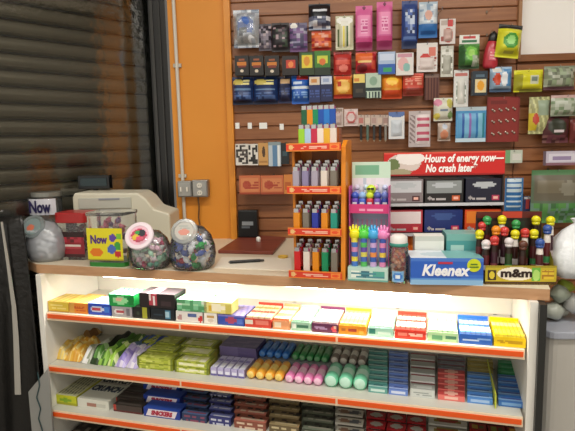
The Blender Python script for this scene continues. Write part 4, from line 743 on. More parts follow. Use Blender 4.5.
# --- novelty candy display
c0 = footp(367.5, 281.8); D2 = (c0 - CAM).dot(fwd); W2 = wpx(347.5, 387.5, D2)
c0 = c0 + CV * .02
cdsp = thing('novelty_candy_display', 'tall white and magenta counter display holding toy-hand candy sticks', 'candy display', c0, CABROT)
def ztier2(py, px=364):
    r = ray(px, py); n = Vector((CV.x, CV.y, 0)); t = (Vector((c0.x, c0.y, 0)) - CV * .02).dot(n) / r.dot(n); return (CAM + r * t).z - ZT
b = MB(); hb = ztier2(268)
b.artbox(W2, .09, hb, A('#c0dcd0', (R_, .0, .0, 1, .12, '#70b0a0'), (R_, .08, .25, .28, .8, '#e8f0e4'), (R_, .35, .3, .55, .75, '#3c7080'), (R_, .62, .3, .92, .75, '#58a898'), (T_, .1, .3, .9, .7, '#4c8c98', 2, 3)), M('#a8d0c0'), y0=.03, n=24); b.build('tray', cdsp)
hm0, hm1, ht, hh_ = ztier2(215), ztier2(207), ztier2(163), ztier2(174)
b = MB(); b.artbox(W2 * .98, .004, ht, A('#d8d4dc', (R_, 0, .86, 1, 1, '#c8e0cc'), (R_, .1, .9, .7, .96, '#78b090'), (N_, .05, .66, .95, .86, ['#e0dce4', '#c0c8d8', '#e8e0ec'], 8, 4, 2), (R_, 0, 0, 1, .55, '#b8c8e4'), (S_, 0, .05, 1, .5, '#e0a8d0', 8, 0, .5)), M('#c8c4cc'), y0=.078, n=24); b.build('back_board', cdsp)
b = MB(); b.artbox(W2 * 1.0, .004, hm1 - hm0 + .004, A('#d03878', (T_, .15, .25, .85, .75, '#f0a0c0', 1, 3), (R_, 0, .0, 1, .12, '#f070a0')), M('#c03070'), z0=hm0, y0=.022, n=20); b.build('label_strip', cdsp)
b = MB()
for s in (-1, 1): b.box((s * (W2 / 2 - .001), .045, ht * .4), (.002, .06, ht * .8), M('#c84890', .4))
b.box((0, .05, hm0 + .002), (W2, .058, .003), M('#c84890')); b.build('side_wall', cdsp)
def hand_pop(col, name, sticks, loc, idx):
    t = thing('hand_candy', '%s toy-hand candy stick in the novelty display' % name, 'candy toy', loc, CABROT)
    b = MB(); b.ball((0, 0, .100), .0175, M(col, .3), 12, (1, .7, 1.05))
    for k, (dx, l) in enumerate(((-.0105, .018), (-.0037, .024), (.0037, .024), (.0105, .019))): b.cyl((dx, 0, .105), (dx * 1.35, 0, .105 + l), .0042, .0036, M(col, .3), 8); b.ball((dx * 1.35, 0, .105 + l), .0038, M(col, .3), 8)
    b.cyl((.012, -.001, .094), (.0185, -.003, .107), .0035, .0038, M(col, .3), 8); b.build('hand_top', t, smooth=True)
    b = MB(); z = 0
    for k in range(6):
        b.cyl((0, 0, z), (0, 0, z + .0152), .0105, .0105, M(sticks[k % len(sticks)], .3), 14); z += .0153
    b.build('candy_tube', t, smooth=False); return t
for k, (c, nm, st) in enumerate((('#e8e020', 'yellow', ['#4878c8', '#e8d850', '#4868b8', '#d890b8']), ('#58d048', 'green', ['#58b860', '#4868b8', '#d8d060', '#6850a8']), ('#48a8e0', 'blue', ['#c8a8d8', '#3c60b0', '#e89050', '#5870c0']), ('#e888c0', 'pink', ['#e08ab8', '#3c58a8', '#e8c850', '#7058b0']))):
    uu = (k - 1.5) * W2 * .235
    hand_pop(c, nm, st, c0 + CU * uu + CV * .008 + Vector((0, 0, hb + .0005 - .0)), k)
nms = (('purple', '#6848b0', '#3c58b8'), ('blue', '#4868c8', '#8cb0e0'), ('red', '#c83c48', '#98c850'), ('violet', '#7858b8', '#4c58a8'), ('navy', '#28409c', '#6878c0'))
for k, (nm, c, c2) in enumerate(nms):
    uu = (k - 2) * W2 * .19
    t = thing('capsule_candy', '%s-based round-topped candy on the upper step of the novelty display' % nm, 'candy toy', c0 + CU * uu + CV * .045 + Vector((0, 0, hm0 + .004)), CABROT)
    b = MB(); b.lathe([(.001, 0), (.0105, 0), (.0118, .01), (.0118, .036), (.009, .042)], M(c, .3), 16); b.panel((-.007, -.0120, .010), (.014, 0, 0), (0, 0, .020), A('#d8d8e0', (R_, .2, .3, .8, .7, c)), 3, 3); b.build('cup', t, smooth=False)
    b = MB(); b.ball((0, 0, .050), .0125, M(c2 if k != 2 else '#c8d838', .3), 14); b.build('round_top', t, smooth=True)
t = thing('capsule_candy', 'lime green round candy face with dark glasses above the others', 'candy toy', c0 + CV * .052 + CU * .003 + Vector((0, 0, hm0 + .055)), CABROT)
b = MB(); b.ball((0, 0, .018), .0155, M('#c0d830', .3), 16); b.build('round_top', t, smooth=True)
b = MB(); b.box((-.006, -.0145, .021), (.009, .004, .006), BLACK); b.box((.006, -.0145, .021), (.009, .004, .006), BLACK); b.box((0, -.0155, .022), (.006, .002, .002), BLACK); b.build('glasses', t)
for k in range(4):
    t = thing('capsule_candy', 'pale lilac and white candy on the back step, %s from the left' % ('first', 'second', 'third', 'fourth')[k], 'candy toy', c0 + CU * ((k - 1.5) * W2 * .24) + CV * .066 + Vector((0, 0, hm0 + .052)), CABROT)
    b = MB(); b.lathe([(.001, -.045), (.008, -.045), (.009, .01), (.007, .018)], M(('#b0a8d0', '#d8d8e4', '#c8d0e4', '#a8b0d8')[k], .3), 14); b.build('cup', t, smooth=True)
    b = MB(); b.ball((0, 0, .026), .0095, M(('#d0c8e0', '#b8d0e0', '#d8b0c8', '#c0c8e8')[k], .3), 12); b.build('round_top', t, smooth=True)

# --- clear bottle
p = footp(398, 283)
t = thing('candy_tube_jar', 'clear plastic candy tube with white and green cap left of the tissue box', 'candy jar', p + CV * .02, CABROT)
r = wpx(389, 408, (p - CAM).dot(fwd)) / 2
b = MB(); b.lathe([(.001, 0), (r, 0), (r, .105), (r * .8, .115)], CLEAR, 24); b.build('jar_body', t, smooth=True)
b = MB(); b.lathe([(r * .82, .112), (r * .98, .114), (r * .98, .122), (r * .92, .124)], M('#3c9080'), 22); b.lathe([(r * .92, .124), (r * .9, .142), (r * .5, .15), (.001, .15)], M('#e0dcd8'), 22); b.build('cap', t, smooth=True)
b = MB(); b.panel((-r * .6, -r * .92, .006), (r * 1.2, 0, 0), (0, 0, .034), A('#88b8e0', (E_, .5, .5, .4, .35, '#4080d0'), (R_, .3, .4, .7, .6, '#e8f0f8')), 10, 6, lambda u, v: .3 * r * (1 - (2 * u - 1) ** 2)); b.build('jar_label', t)
R = random.Random(4)
for k in range(26):
    a_, q, zz = R.uniform(0, 6.28), r * .68 * math.sqrt(R.random()), .012 + k * .0034
    b = MB(); b.ball((0, 0, 0), .0075, M(R.choice(['#e08848', '#d87050', '#e8b090', '#c86848', '#e8d8c8'])), 8)
    o = b.build('gumball', smooth=True); place(o, p + CV * .02 + Vector((q * math.cos(a_), q * math.sin(a_), zz))); tag(o, 'orange to cream small gumball inside the clear candy tube', 'candy', 'gumballs in the clear tube')

# --- tissue box
pl, pr_ = footp(410.5, 284.5), footp(483, 285.5)
mid = (pl + pr_) / 2; wk = (pr_ - pl).length
hk_ = .083
rzk = math.atan2(pr_.y - pl.y, pr_.x - pl.x)
t = thing('tissue_box', 'blue and white tissue box with white script lettering and yellow spot', 'tissue box', mid, rzk)
b = MB(); b.artbox(wk, .115, hk_, A('#2c60c0', (R_, 0, 0, 1, .18, '#90bce0'), (R_, 0, .18, 1, .24, '#5c94d8'), (R_, .7, .24, 1, .4, '#3c70cc'), (R_, 0, .9, 1, 1, '#4878cc')), M('#4c88d0'), A('#d8e0e8', (E_, .5, .5, .35, .3, '#b8ccd8'), (R_, .5, 0, 1, 1, '#78b0b0')), y0=.0575, n=30); b.build('carton', t, bevel=0)
b = MB(); b.text('Kleenex', hk_ * .56, M('#f4f4f8'), -wk * .03, -.001, hk_ * .36, .25, .0018, sx=wk * .66 / (hk_ * .56 * 3.45)); b.panel((-wk * .12, -.001, hk_ * .78), (wk * .2, 0, 0), (0, 0, hk_ * .08), A('#c03048'), 1, 1); b.build('lettering', t)
b = MB(); b.cyl((wk * .37, 0, hk_ * .74), (wk * .37, -.0015, hk_ * .74), hk_ * .24, hk_ * .24, M('#d0d820'), 26); b.box((wk * .37, -.002, hk_ * .78), (.02, .0008, .004), M('#5c7c20')); b.box((wk * .37, -.002, hk_ * .68), (.026, .0008, .004), M('#5c7c20')); b.build('yellow_spot', t)
t_ = footp(426, 275)
b = MB(); b.artbox(wpx(411, 443, 1.5), .06, .128, A('#e0e4dc', (R_, 0, .93, 1, 1, '#c8ccc4')), M('#d0d4cc'), A('#f0f0e8'), n=8); o = b.build('paper_block'); place(o, mid - Vector((math.cos(rzk), math.sin(rzk), 0)) * wk * .27 + CV * .155, rzk); tag(o, 'plain white paper block standing behind the tissue box', 'paper block')
b = MB(); b.artbox(wpx(443, 481, 1.5), .09, .135, A('#4c9898', (E_, .5, .4, .3, .2, '#78b8b0'), (R_, .0, .85, 1, 1, '#78b0a8'), (R_, .1, .6, .5, .75, '#a8d0c8')), M('#4c9490'), A('#88b8b0'), n=16); o = b.build('tissue_packet'); place(o, mid + Vector((math.cos(rzk), math.sin(rzk), 0)) * wk * .23 + CV * .17, rzk); tag(o, 'teal carton behind the right half of the tissue box', 'carton')

# --- energy drink rack with red sign
YR = 1.80
def ybox(px0, py0, px1, py1, Y):
    xa = onY(px0, (py0 + py1) / 2, Y).x; xb = onY(px1, (py0 + py1) / 2, Y).x
    za = onY((px0 + px1) / 2, py1, Y).z; zb = onY((px0 + px1) / 2, py0, Y).z; return (xa + xb) / 2, xb - xa, za, zb
xc, wr, zs0, zs1 = ybox(384, 151.5, 505, 175, YR)
erack = thing('energy_drink_rack', 'black counter rack topped by a red energy slogan sign', 'display rack', (xc, YR, ZT))
z1 = ybox(384, 203, 505, 204, YR)[2] - ZT; z2 = ybox(384, 233, 505, 234, YR)[2] - ZT; zt_ = zs0 - ZT
for s in (-1, 1):
    b = MB(); b.box((s * (wr / 2 - .003), .07, (zt_) / 2), (.005, .14, zt_), M('#2c2420')); b.build('side_panel', erack)
for zz in (z1, z2):
    b = MB(); b.box((0, .07, zz - .003), (wr, .14, .005), M('#3c3834', .3)); b.box((0, -.001, zz - .001), (wr, .003, .010), M('#c8c8cc', .2)); b.build('shelf', erack)
b = MB(); b.box((0, .141, zt_ / 2), (wr, .004, zt_), M('#241c1a')); b.build('back_panel', erack)
b = MB(); hs = zs1 - zs0
b.artbox(wr, .02, hs, A('#cc2420', (E_, .17, .55, .14, .4, '#d8c8c0'), (E_, .22, .75, .12, .28, '#f0e8e4'), (E_, .08, .45, .05, .3, '#6c7c4c'), (E_, .13, .15, .1, .15, '#a8a080'), (R_, 0, 0, 1, .06, '#a01c1c'), (R_, 0, .94, 1, 1, '#e05040')), M('#a81c1c'), z0=zt_ - .001, y0=.01, n=44); sg = b.build('slogan_sign', erack)  # the near-white ovals on the left paint a gloss highlight into the print
b = MB(); ts = hs * .46
b.text('Hours of energy now\u2014', ts, M('#fdf8f4'), wr * .16, -.0012, zt_ + hs * .56, .2, .0012, sx=wr * .64 / (ts * 9.6)); b.text('No crash later*', ts, M('#fdf8f4'), -wr * .155, -.0012, zt_ + hs * .14, .2, .0012, 'LEFT', sx=wr * .64 / (ts * 9.6)); b.build('lettering', sg)
EB = [(386, 424, 1, '#84787a', '#c8c8cc', '#50282c', 'silver and maroon energy drink carton, left on the upper shelf'), (425, 464.5, 1, '#201c1c', '#8c9090', '#c85828', 'black energy drink carton with an orange corner, upper shelf'), (466, 504, 1, '#1c1c30', '#4c5060', '#b03858', 'black-navy energy drink carton with a pink corner'),
      (386, 423.5, 2, '#b02838', '#e8d8d8', '#c83040', 'red and white energy drink carton, left on the lower shelf'), (424.5, 463.5, 2, '#1c2c6c', '#38508c', '#c02c58', 'navy blue energy drink carton with a pink corner'), (465, 503, 2, '#d04820', '#e88030', '#b82820', 'orange-red energy drink carton behind the candy tubes')]
for (x0, x1, lvl, c1, c2, c3, lab) in EB:
    zb = z1 if lvl == 1 else z2
    y0, y1 = (178, 204) if lvl == 1 else (208, 233)
    xm, w, za, zt2 = ybox(x0, y0, x1, y1, YR); h = zt2 - za
    t = thing('energy_drink_carton', lab, 'carton', (xm, YR + .008, ZT + zb), 0)
    b = MB(); b.artbox(w - .003, .11, h * .96, A(c1, (R_, .04, .45, .96, .95, c2) if c1 != '#1c1c30' and c1 != '#1c2c6c' else (R_, .3, .6, .7, .85, c2), (E_, .5, .75, .3, .12, '#b8bcc0' if lvl == 1 else c2), (R_, 0, .0, 1, .08, '#181414')), M(c1, .3), y0=.055, n=22); b.build('carton_body', t)
    b = MB(); b.panel((w * .2, -.001, h * .12), (w * .2, 0, 0), (0, 0, h * .2), A(c3, (R_, .2, .3, .8, .7, '#f0b8a8')), 5, 4); b.panel((-w * .42, -.001, h * .14), (w * .5, 0, 0), (0, 0, h * .16), A(c1, (T_, .1, .1, .9, .9, '#b8b0b0', 1, 3), (E_, .1, .5, .09, .4, '#a8a0a0')), 14, 4); b.build('printed_label', t)
for (x0, x1, y0, y1, c, c2, lab) in ((409, 424.5, 236, 252, '#e06818', '#e88838', 'orange carton standing below the red energy drink carton'), (425, 455, 235, 252, '#a8b030', '#1c1c14', 'yellow-green and black carton below the navy carton'), (387, 408, 236, 262, '#b84850', '#e0b8b0', 'pinkish red carton behind the clear candy tube'), (456, 484, 236, 262, '#7c6c48', '#8c8058', 'brown carton behind the teal carton')):
    xm, w, za, zt2 = ybox(x0, y0, x1, y1, YR + .0)
    b = MB(); b.artbox(w, .09, zt2 - ZT, A(c, (R_, 0, .3, 1, .85, c2) if c == '#a8b030' else (R_, .2, .6, .8, .9, c2)), M(c), A(c), n=10); o = b.build('drink_carton'); place(o, (xm, YR + .065, ZT)); tag(o, lab, 'carton')

# --- candy tube display (yellow box)
pl, pr_ = footp(485, 284.5), footp(556, 285); mid = (pl + pr_) / 2; wm = (pr_ - pl).length; rzm = math.atan2(pr_.y - pl.y, pr_.x - pl.x)
eu = Vector((math.cos(rzm), math.sin(rzm), 0)); ev = Vector((-eu.y, eu.x, 0))
md = thing('mini_candy_display', 'yellow counter display box packed with brown candy tubes', 'candy display', mid, rzm)
hf = .058
b = MB(); b.artbox(wm, .003, hf, A('#c4ae2c', (R_, 0, 0, 1, .16, '#4c3018'), (R_, 0, .9, 1, 1, '#a09028'), (E_, .44, .58, .27, .36, '#f4ecd8'), (R_, .03, .25, .16, .75, '#3c2818'), (E_, .095, .5, .04, .2, '#e0c838'), (R_, .66, .2, .78, .9, '#6cb040'), (E_, .72, .5, .05, .3, '#b0d870'), (R_, .8, .3, .97, .75, '#a87828'), (T_, .8, .3, .97, .75, '#e0c038', 2, 4)), M('#c0a828'), y0=.0015, n=44); fp = b.build('front_panel', md)
b = MB(); b.text('m&m', .034, M('#2c1a10'), -wm * .06, -.0008, hf * .42, 0, .0014, sx=wm * .38 / .062); b.build('lettering', fp)
bh = .205
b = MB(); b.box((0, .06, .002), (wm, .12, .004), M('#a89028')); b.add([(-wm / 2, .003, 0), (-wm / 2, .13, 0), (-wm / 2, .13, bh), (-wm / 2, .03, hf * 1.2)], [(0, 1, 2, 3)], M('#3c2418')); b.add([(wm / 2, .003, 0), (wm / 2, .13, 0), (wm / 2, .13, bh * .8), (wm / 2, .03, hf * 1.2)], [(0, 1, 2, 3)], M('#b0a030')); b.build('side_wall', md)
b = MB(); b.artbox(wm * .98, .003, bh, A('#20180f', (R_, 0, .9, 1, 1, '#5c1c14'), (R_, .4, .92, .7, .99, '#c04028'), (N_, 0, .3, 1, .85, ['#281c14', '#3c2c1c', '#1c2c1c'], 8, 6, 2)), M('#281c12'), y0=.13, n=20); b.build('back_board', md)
caps = [(482, 227, 'red'), (487, 221, 'green'), (479.5, 235, 'yellow'), (502, 220.5, 'yellow'), (516, 225, 'green'), (536, 221, 'yellow'), (550.5, 221.5, 'yellow'), (496, 231, 'orange'), (504.5, 232, 'red'), (515, 235, 'yellow'), (525, 233.5, 'red'), (534, 234.5, 'yellow'), (494.5, 241, 'red'), (547.5, 230, 'blue'), (509, 243, 'white'), (523, 246, 'brown'), (540, 244, 'blue'), (486, 245, 'white')]
CC = {'red': '#c83c38', 'green': '#389850', 'yellow': '#dcd420', 'orange': '#e88c20', 'blue': '#34549c', 'white': '#d8d0d0', 'brown': '#5c3428'}
ORD = ('first', 'second', 'third', 'fourth', 'fifth', 'sixth', 'seventh')
rowof = lambda y: 0 if y > 238 else (1 if y > 228 else 2)
for i, (x, y, c) in enumerate(sorted(caps, key=lambda q: q[1])):
    row = 0 if y > 238 else (1 if y > 228 else 2)
    dv = (.022, .062, .104)[row]
    # point on the plane of the row
    n_ = ev; r_ = ray(x, y); o0 = mid + ev * dv; tt = (o0 - CAM).dot(n_) / r_.dot(n_); pt = CAM + r_ * tt
    hz = pt.z - ZT
    t = thing('candy_tube', '%s-capped brown candy tube in the yellow display, %s row, %s' % (c, ('front', 'middle', 'back')[row], ORD[sorted(q[0] for q in caps if rowof(q[1]) == rowof(y)).index(x)] + ' from left'), 'candy tube', (pt.x, pt.y, ZT + .0045), rzm + i)
    tl = hz - .014
    b = MB(); rr = .0105; cA = M(('#4c1c20', '#5c2024', '#381814', '#3c1c28', '#28401c')[i % 5], .3)
    b.lathe([(.001, 0), (rr, 0), (rr, tl * .35), (rr * 1.001, tl * .36), (rr * 1.001, tl * .5), (rr, tl * .51), (rr, tl * .8), (rr * .8, tl)], [cA, cA, M('#c8a0a0'), M(('#d8d0d0', '#7c3c40', '#3c8850', '#b8a8a8')[i % 4]), cA, cA, M('#e8e0d8' if i % 3 == 0 else '#2c1810')], 16); b.build('tube', t, smooth=True)
    b = MB(); b.ball((0, 0, hz), .0138, M(CC[c], .25), 16, (1, 1, .92)); b.cyl((0, 0, tl - .002), (0, 0, hz - .008), .011, .012, M(CC[c], .25), 14); b.build('cap', t, smooth=True)

# --- plastic bag at the right end
p = footp(566, 284)
b = MB(); R = random.Random(8)
prof = [(.02, 0), (.085, .002), (.098, .03), (.092, .07), (.074, .11), (.05, .14), (.026, .158), (.014, .166), (.024, .18)]
b.lathe(prof, M('#e4e8ec', .3, 0, 'crinkle'), 30)
b.v = [(x * (1 + .10 * math.sin(5 * math.atan2(y, x) + z * 30)), y * (1 + .1 * math.sin(7 * math.atan2(y, x) + z * 20)), z) for x, y, z in b.v]
o = b.build('plastic_bag', smooth=True); place(o, (p.x + .085, p.y + .12, ZT)); tag(o, 'white knotted plastic bag on the right end of the counter', 'bag')

# --- register, mat, phone, pen, paper
pr0 = onZ(120, 243, ZT)
reg = thing('cash_register', 'white plastic cash register seen behind the candy jars', 'cash register', (onY(116, 215, 2.22).x, 2.20, ZT), .05)
Yr = 2.12
k_ = lambda px, py: (onY(px, py, Yr).x - reg.location.x, onY(px, py, Yr).z - ZT)
x0r, _ = k_(72, 200); x1r, _ = k_(168, 220); zt1 = k_(100, 192.5)[1]; zt2_ = k_(135, 193)[1]; xr2 = k_(136, 193)[0]; xr3, zr3 = k_(152, 210)
b = MB(); n0 = [(x0r, 0), (x1r, 0), (x1r, k_(168, 214)[1]), (xr3, zr3 + .004), ((xr2 + xr3) / 2, (zt2_ + zr3) / 2 + .012), (xr2, zt2_), (x0r + .01, zt1), (x0r, zt1 - .02)]
vs = [(q[0], -.08, q[1]) for q in n0] + [(q[0], .10, q[1]) for q in n0]; n = len(n0)
b.add(vs, [tuple(range(n)), tuple(range(2 * n - 1, n - 1, -1))] + [(i, n + i, n + (i + 1) % n, (i + 1) % n) for i in range(n)], M('#d0ccb8', .4)); b.build('register_body', reg, bevel=.008)
b = MB(); b.box(((x0r + xr2) / 2, -.083, zt1 - .045), ((xr2 - x0r) * .8, .006, .045), M('#b8b8ac')); b.box(((x0r + xr2) / 2 + .02, -.087, zt1 - .028), (.09, .003, .008), M('#8c9098')); b.build('paper_cover', reg, bevel=.002)
xq = (k_(66, 185)[0] + k_(98, 185)[0]) / 2; zq0, zq1 = k_(82, 191)[1], k_(82, 177)[1]
b = MB(); b.box((xq, .06, (zq0 + zq1) / 2), (k_(98, 185)[0] - k_(66, 185)[0], .04, zq1 - zq0), M('#101214', .25)); b.box((xq, .038, (zq0 + zq1) / 2), ((k_(98, 185)[0] - k_(66, 185)[0]) * .85, .002, (zq1 - zq0) * .6), M('#1c3034', .1)); b.build('customer_display', reg, bevel=.003)
b = MB(); b.cyl((xq, .06, .02), (xq, .06, zq0), .01, .01, M('#303030'), 12); b.build('display_pole', reg)

a = [footp(*q) for q in ((218, 253.5), (273, 255), (286, 240), (243, 237))]
b = MB(); b.prism([(q.x, q.y) for q in a], ZT, ZT + .014, M('#6e2f22', .45, 0, 'wood')); 
o = b.build('counter_mat', bevel=.003); tag(o, 'dark reddish brown mat lying on the counter by the wall', 'mat')
p = onZ(249, 237, ZT + .014)
t = thing('card_reader', 'small black card reader standing on the red-brown mat', 'card reader', (p.x, p.y, ZT + .0145), -.1)
hcr = (onY(248, 210, p.y).z - ZT - .014)
wcr = onY(258.5, 225, p.y).x - onY(238, 225, p.y).x
b = MB(); b.box((0, 0, hcr / 2), (wcr, .035, hcr), M('#15181a', .35), .95); b.build('reader_body', t, bevel=.005)
b = MB(); b.box((0, -.0185, hcr * .52), (wcr * .55, .002, hcr * .14), M('#8c9498')); b.box((-wcr * .1, -.0185, hcr * .38), (wcr * .4, .002, hcr * .07), M('#606a70')); b.build('reader_label', t)
p = onZ(258.5, 241, ZT + .016)
b = MB(); b.ball((0, 0, .011), .011, M('#f0f0e8', .3), 12, (1.0, 1, .95)); b.cyl((0, 0, 0), (0, 0, .004), .009, .009, M('#d8d8d0'), 12); o = b.build('bell_knob', smooth=True); place(o, (p.x, p.y, ZT + .0145)); tag(o, 'tiny white knob on the mat beside the card reader', 'knob')
pa, pb = onZ(230, 262.5, ZT + .006), onZ(264, 260.5, ZT + .006)
d = (pb - pa); b = MB(); b.cyl((0, 0, 0), (d.x * .88, d.y * .88, 0), .0058, .0058, BLACK, 12); bo = b
t = thing('pen', 'black pen lying on the white paper by the mat', 'pen', (pa.x, pa.y, ZT + .0074)); b.build('barrel', t, smooth=False)
b = MB(); b.cyl((-d.x * .05, -d.y * .05, 0), (0, 0, 0), .001, .0055, M('#8c8c8c', .3, .7), 10); b.build('tip', t); b = MB(); b.cyl((d.x * .88, d.y * .88, 0), (d.x, d.y, 0), .0045, .0035, M('#2c2c2c'), 12); b.build('pen_cap', t)
a = [footp(*q) for q in ((214, 268), (292, 271), (291, 258), (222, 257))]
b = MB(); b.prism([(q.x, q.y) for q in a], ZT, ZT + .0014, M('#ece6d6', .6)); o = b.build('paper_sheet'); tag(o, 'cream white paper sheet on the counter under the pen', 'paper')
p = footp(283, 258)
b = MB(); b.lathe([(.001, 0), (.018, 0), (.021, .007), (.017, .007), (.014, .003), (.001, .003)], M('#d8b048', .35), 20); o = b.build('coin_dish', smooth=True); place(o, (p.x - .0, p.y, ZT + .0015)); tag(o, 'small yellow dish at the left foot of the lighter rack', 'dish')

# --- candy jars
def wrapped(col, col2, s=.011):
    b = MB(); b.ball((0, 0, 0), s, M(col, .3), 8, (1.1, .8, .75))
    for sg in (-1, 1): b.add([(sg * s * .9, 0, 0), (sg * s * 1.5, -s * .5, s * .5), (sg * s * 1.5, s * .5, s * .4), (sg * s * 1.5, s * .1, -s * .6)], [(0, 1, 2), (0, 2, 3), (0, 3, 1)], M(col2, .3))
    return b
def fill(center, rx, ry, z0, z1, n, cols, label, group, seed, s=.011, shell=.55):
    R = random.Random(seed); first = {}; spots = []
    rx = max(.01, rx - s * .9); ry = max(.01, ry - s * .9); tries = 0
    while len(spots) < n and tries < 6000:
        tries += 1
        a_ = R.uniform(-PI, 0) if R.random() < .75 else R.uniform(0, PI); q = shell + (1 - shell) * R.random(); zz = z0 + (z1 - z0) * R.random()
        prof = 1 - .30 * abs((zz - (z0 + z1) / 2) / ((z1 - z0) / 2)) ** 2
        p = Vector((rx * q * math.cos(a_) * prof, ry * q * math.sin(a_) * prof, zz))
        if all((p - o).length > s * 1.35 for o in spots): spots.append(p)
    for p in spots:
        c, cn = R.choice(cols)
        if c not in first: first[c] = wrapped(c, c, s * .82).build('wrapped_candy', smooth=False); o = first[c]
        else: o = first[c].copy(); C.objects.link(o)
        place(o, center + p, R.uniform(0, 6), R.uniform(-1, 1), R.uniform(-1, 1))
        tag(o, cn + ' ' + label, 'candy', cn + ' ' + group)
def slant_jar(px, py, wpx_, lidpx, lidpy, lidr, label, bodymat, ringcol, labart, lidart_mat, hfac=1.0, name='candy_jar', push=.0):
    p = footp(px, py) ; p = p + CV * push; dd = (p - CAM).dot(fwd); R0 = wpx(0, wpx_, dd) / 2
    p = p + Vector((0, R0 * .72, 0))
    t = thing(name, label, 'candy jar', p, 0)
    # lid centre placed at the front upper side
    yl = p.y - R0 * .45; L0 = onY(lidpx, lidpy, yl); l = L0 - p
    H = l.z + .012
    b = MB(); b.lathe([(.001, 0), (R0 * .72, 0), (R0 * .92, H * .1), (R0, H * .32), (R0 * .97, H * .55), (R0 * .82, H * .8), (R0 * .5, H * 1.0), (.001, H * 1.06)], bodymat, 30, sy=.85); b.build('jar_body', t, smooth=True)
    nrm = Vector((l.x * .6, -.95, .55)).normalized(); lr = wpx(0, lidr, dd)
    b = MB(); b.cyl(l - nrm * .022, l, lr * .92, lr * .92, bodymat, 26, False); b.build('jar_neck', t, smooth=True)
    rot = nrm.to_track_quat('Z', 'Y').to_matrix().to_4x4()
    b = MB(); b.T = Matrix.Translation(l) @ rot
    b.lathe([(lr, -.006), (lr * 1.02, .003), (lr * .96, .007), (lr * .72, .0075)], M(ringcol, .35) if isinstance(ringcol, str) else ringcol, 30); b.lathe([(lr * .72, .0075), (lr * .7, .0055), (.001, .0055)], lidart_mat, 30); o = b.build('lid', t, smooth=False)
    if labart:
        b = MB(); b.T = Matrix.Translation(l + nrm * .0008) @ rot
        nn = 16
        for j in range(nn):
            for i in range(nn):
                u, v = (i + .5) / nn, (j + .5) / nn
                if (u - .5) ** 2 + (v - .5) ** 2 <= .25:
                    q = lr * .68; x0, y0, s_ = (i / nn - .5) * 2 * q, (j / nn - .5) * 2 * q, 2 * q / nn
                    b.add([(x0, y0, .0056), (x0 + s_, y0, .0056), (x0 + s_, y0 + s_, .0056), (x0, y0 + s_, .0056)], [(0, 1, 2, 3)], M(labart(u, v)))
        b.build('lid_label', o)
    return p, R0, H
# round jar at the far left
FROST = M('#d8dce2', .15, .38, 'clear')
p, R0, H = slant_jar(39.5, 263, 41, 33, 227, 12.5, 'round clear candy jar at the left end of the counter, frosty lid', FROST, M('#8c9898', .2, .5, 'clear'), A('#7c8c8c', (E_, .42, .42, .22, .2, '#c86c50'), (T_, .2, .1, .8, .3, '#a8b0b0', 2, 3)), M('#7c8884', .3), push=.0)
fill(p, R0 * .8, R0 * .66, .012, H * .72, 34, [('#d8dce0', 'white'), ('#b8bcc8', 'grey'), ('#e8e8ec', 'bright white'), ('#9ca0b0', 'blue-grey')], 'wrapped candy inside the round leftmost jar', 'candies, leftmost jar', 3, .018)
# tilted jar with a white ring
CJ = M('#eef4f4', .12, .05, 'clear')
p, R0, H = slant_jar(145, 271, 46, 139.5, 236, 14.5, 'tilted candy jar with a white ringed lid facing forward', CJ, '#ecdce4', A('#e8b8c8', (E_, .5, .5, .42, .36, '#c03858'), (E_, .6, .62, .22, .2, '#282830'), (E_, .35, .4, .2, .16, '#d8b838'), (E_, .55, .35, .2, .12, '#e05070'), (E_, .4, .65, .12, .1, '#30a048')), M('#e4d0d8', .35))
fill(p, R0 * .85, R0 * .7, .010, H * .78, 70, [('#ecc4d4', 'pink'), ('#7cc4ac', 'teal'), ('#e0d0d8', 'pale mauve'), ('#a4d0b4', 'sea green'), ('#c85878', 'raspberry'), ('#c8ccc8', 'silvery')], 'wrapped candy inside the white-ringed jar', 'candies, white-ringed jar', 5, .0145, .7)
# right jar, full of wrapped mints
p, R0, H = slant_jar(189, 272, 48, 184.5, 231.5, 13.5, 'rightmost candy jar with a clear lid and red-blue-white candies', CJ, M('#b8bcb8', .2, .5, 'clear'), A('#b8b4ac', (E_, .5, .42, .3, .2, '#d08878'), (T_, .2, .65, .8, .85, '#98a098', 2, 3)), M('#b0aca4', .3))
fill(p, R0 * .92, R0 * .76, .010, H * .74, 95, [('#f8f8fc', 'white'), ('#f8f8fc', 'white'), ('#3450a8', 'blue'), ('#b02840', 'dark red'), ('#28a850', 'green'), ('#1c1c24', 'black'), ('#f0f0f0', 'shiny white'), ('#6478c8', 'steel blue')], 'wrapped mint inside the rightmost jar', 'mints, rightmost jar', 7, .017, .8)
# tall jar at the back with a purple lettered label
Yt = p.y + .12
p = onZ(51, 251.5, ZT); yb = p.y
hj = onY(46, 192, yb).z - ZT; rj = (onY(60, 225, yb).x - onY(33, 225, yb).x) / 2
t = thing('candy_jar', 'tall clear jar with a white label in dark purple letters', 'candy jar', (p.x, p.y, ZT))
b = MB(); b.lathe([(.001, 0), (rj, 0), (rj, hj * .88), (rj * .9, hj * .92)], CLEAR, 28); b.build('jar_body', t, smooth=True)
b = MB(); b.lathe([(rj * .95, hj * .92), (rj * 1.0, hj * .94), (rj * 1.0, hj), (.001, hj)], M('#8c8c84', .3, .3), 28); b.build('lid', t)
lz0, lz1 = onY(46, 215, yb - rj).z - ZT, onY(46, 199, yb - rj).z - ZT
b = MB(); b.panel((-rj * .98, -rj * .50, lz0), (rj * 1.96, 0, 0), (0, 0, lz1 - lz0), A('#d8d8e0', (R_, 0, 0, 1, .1, '#a8a0b0')), 12, 4, lambda u, v: rj * .56 * math.sqrt(max(0, 1 - (2 * u - 1) ** 2 * .95))); 
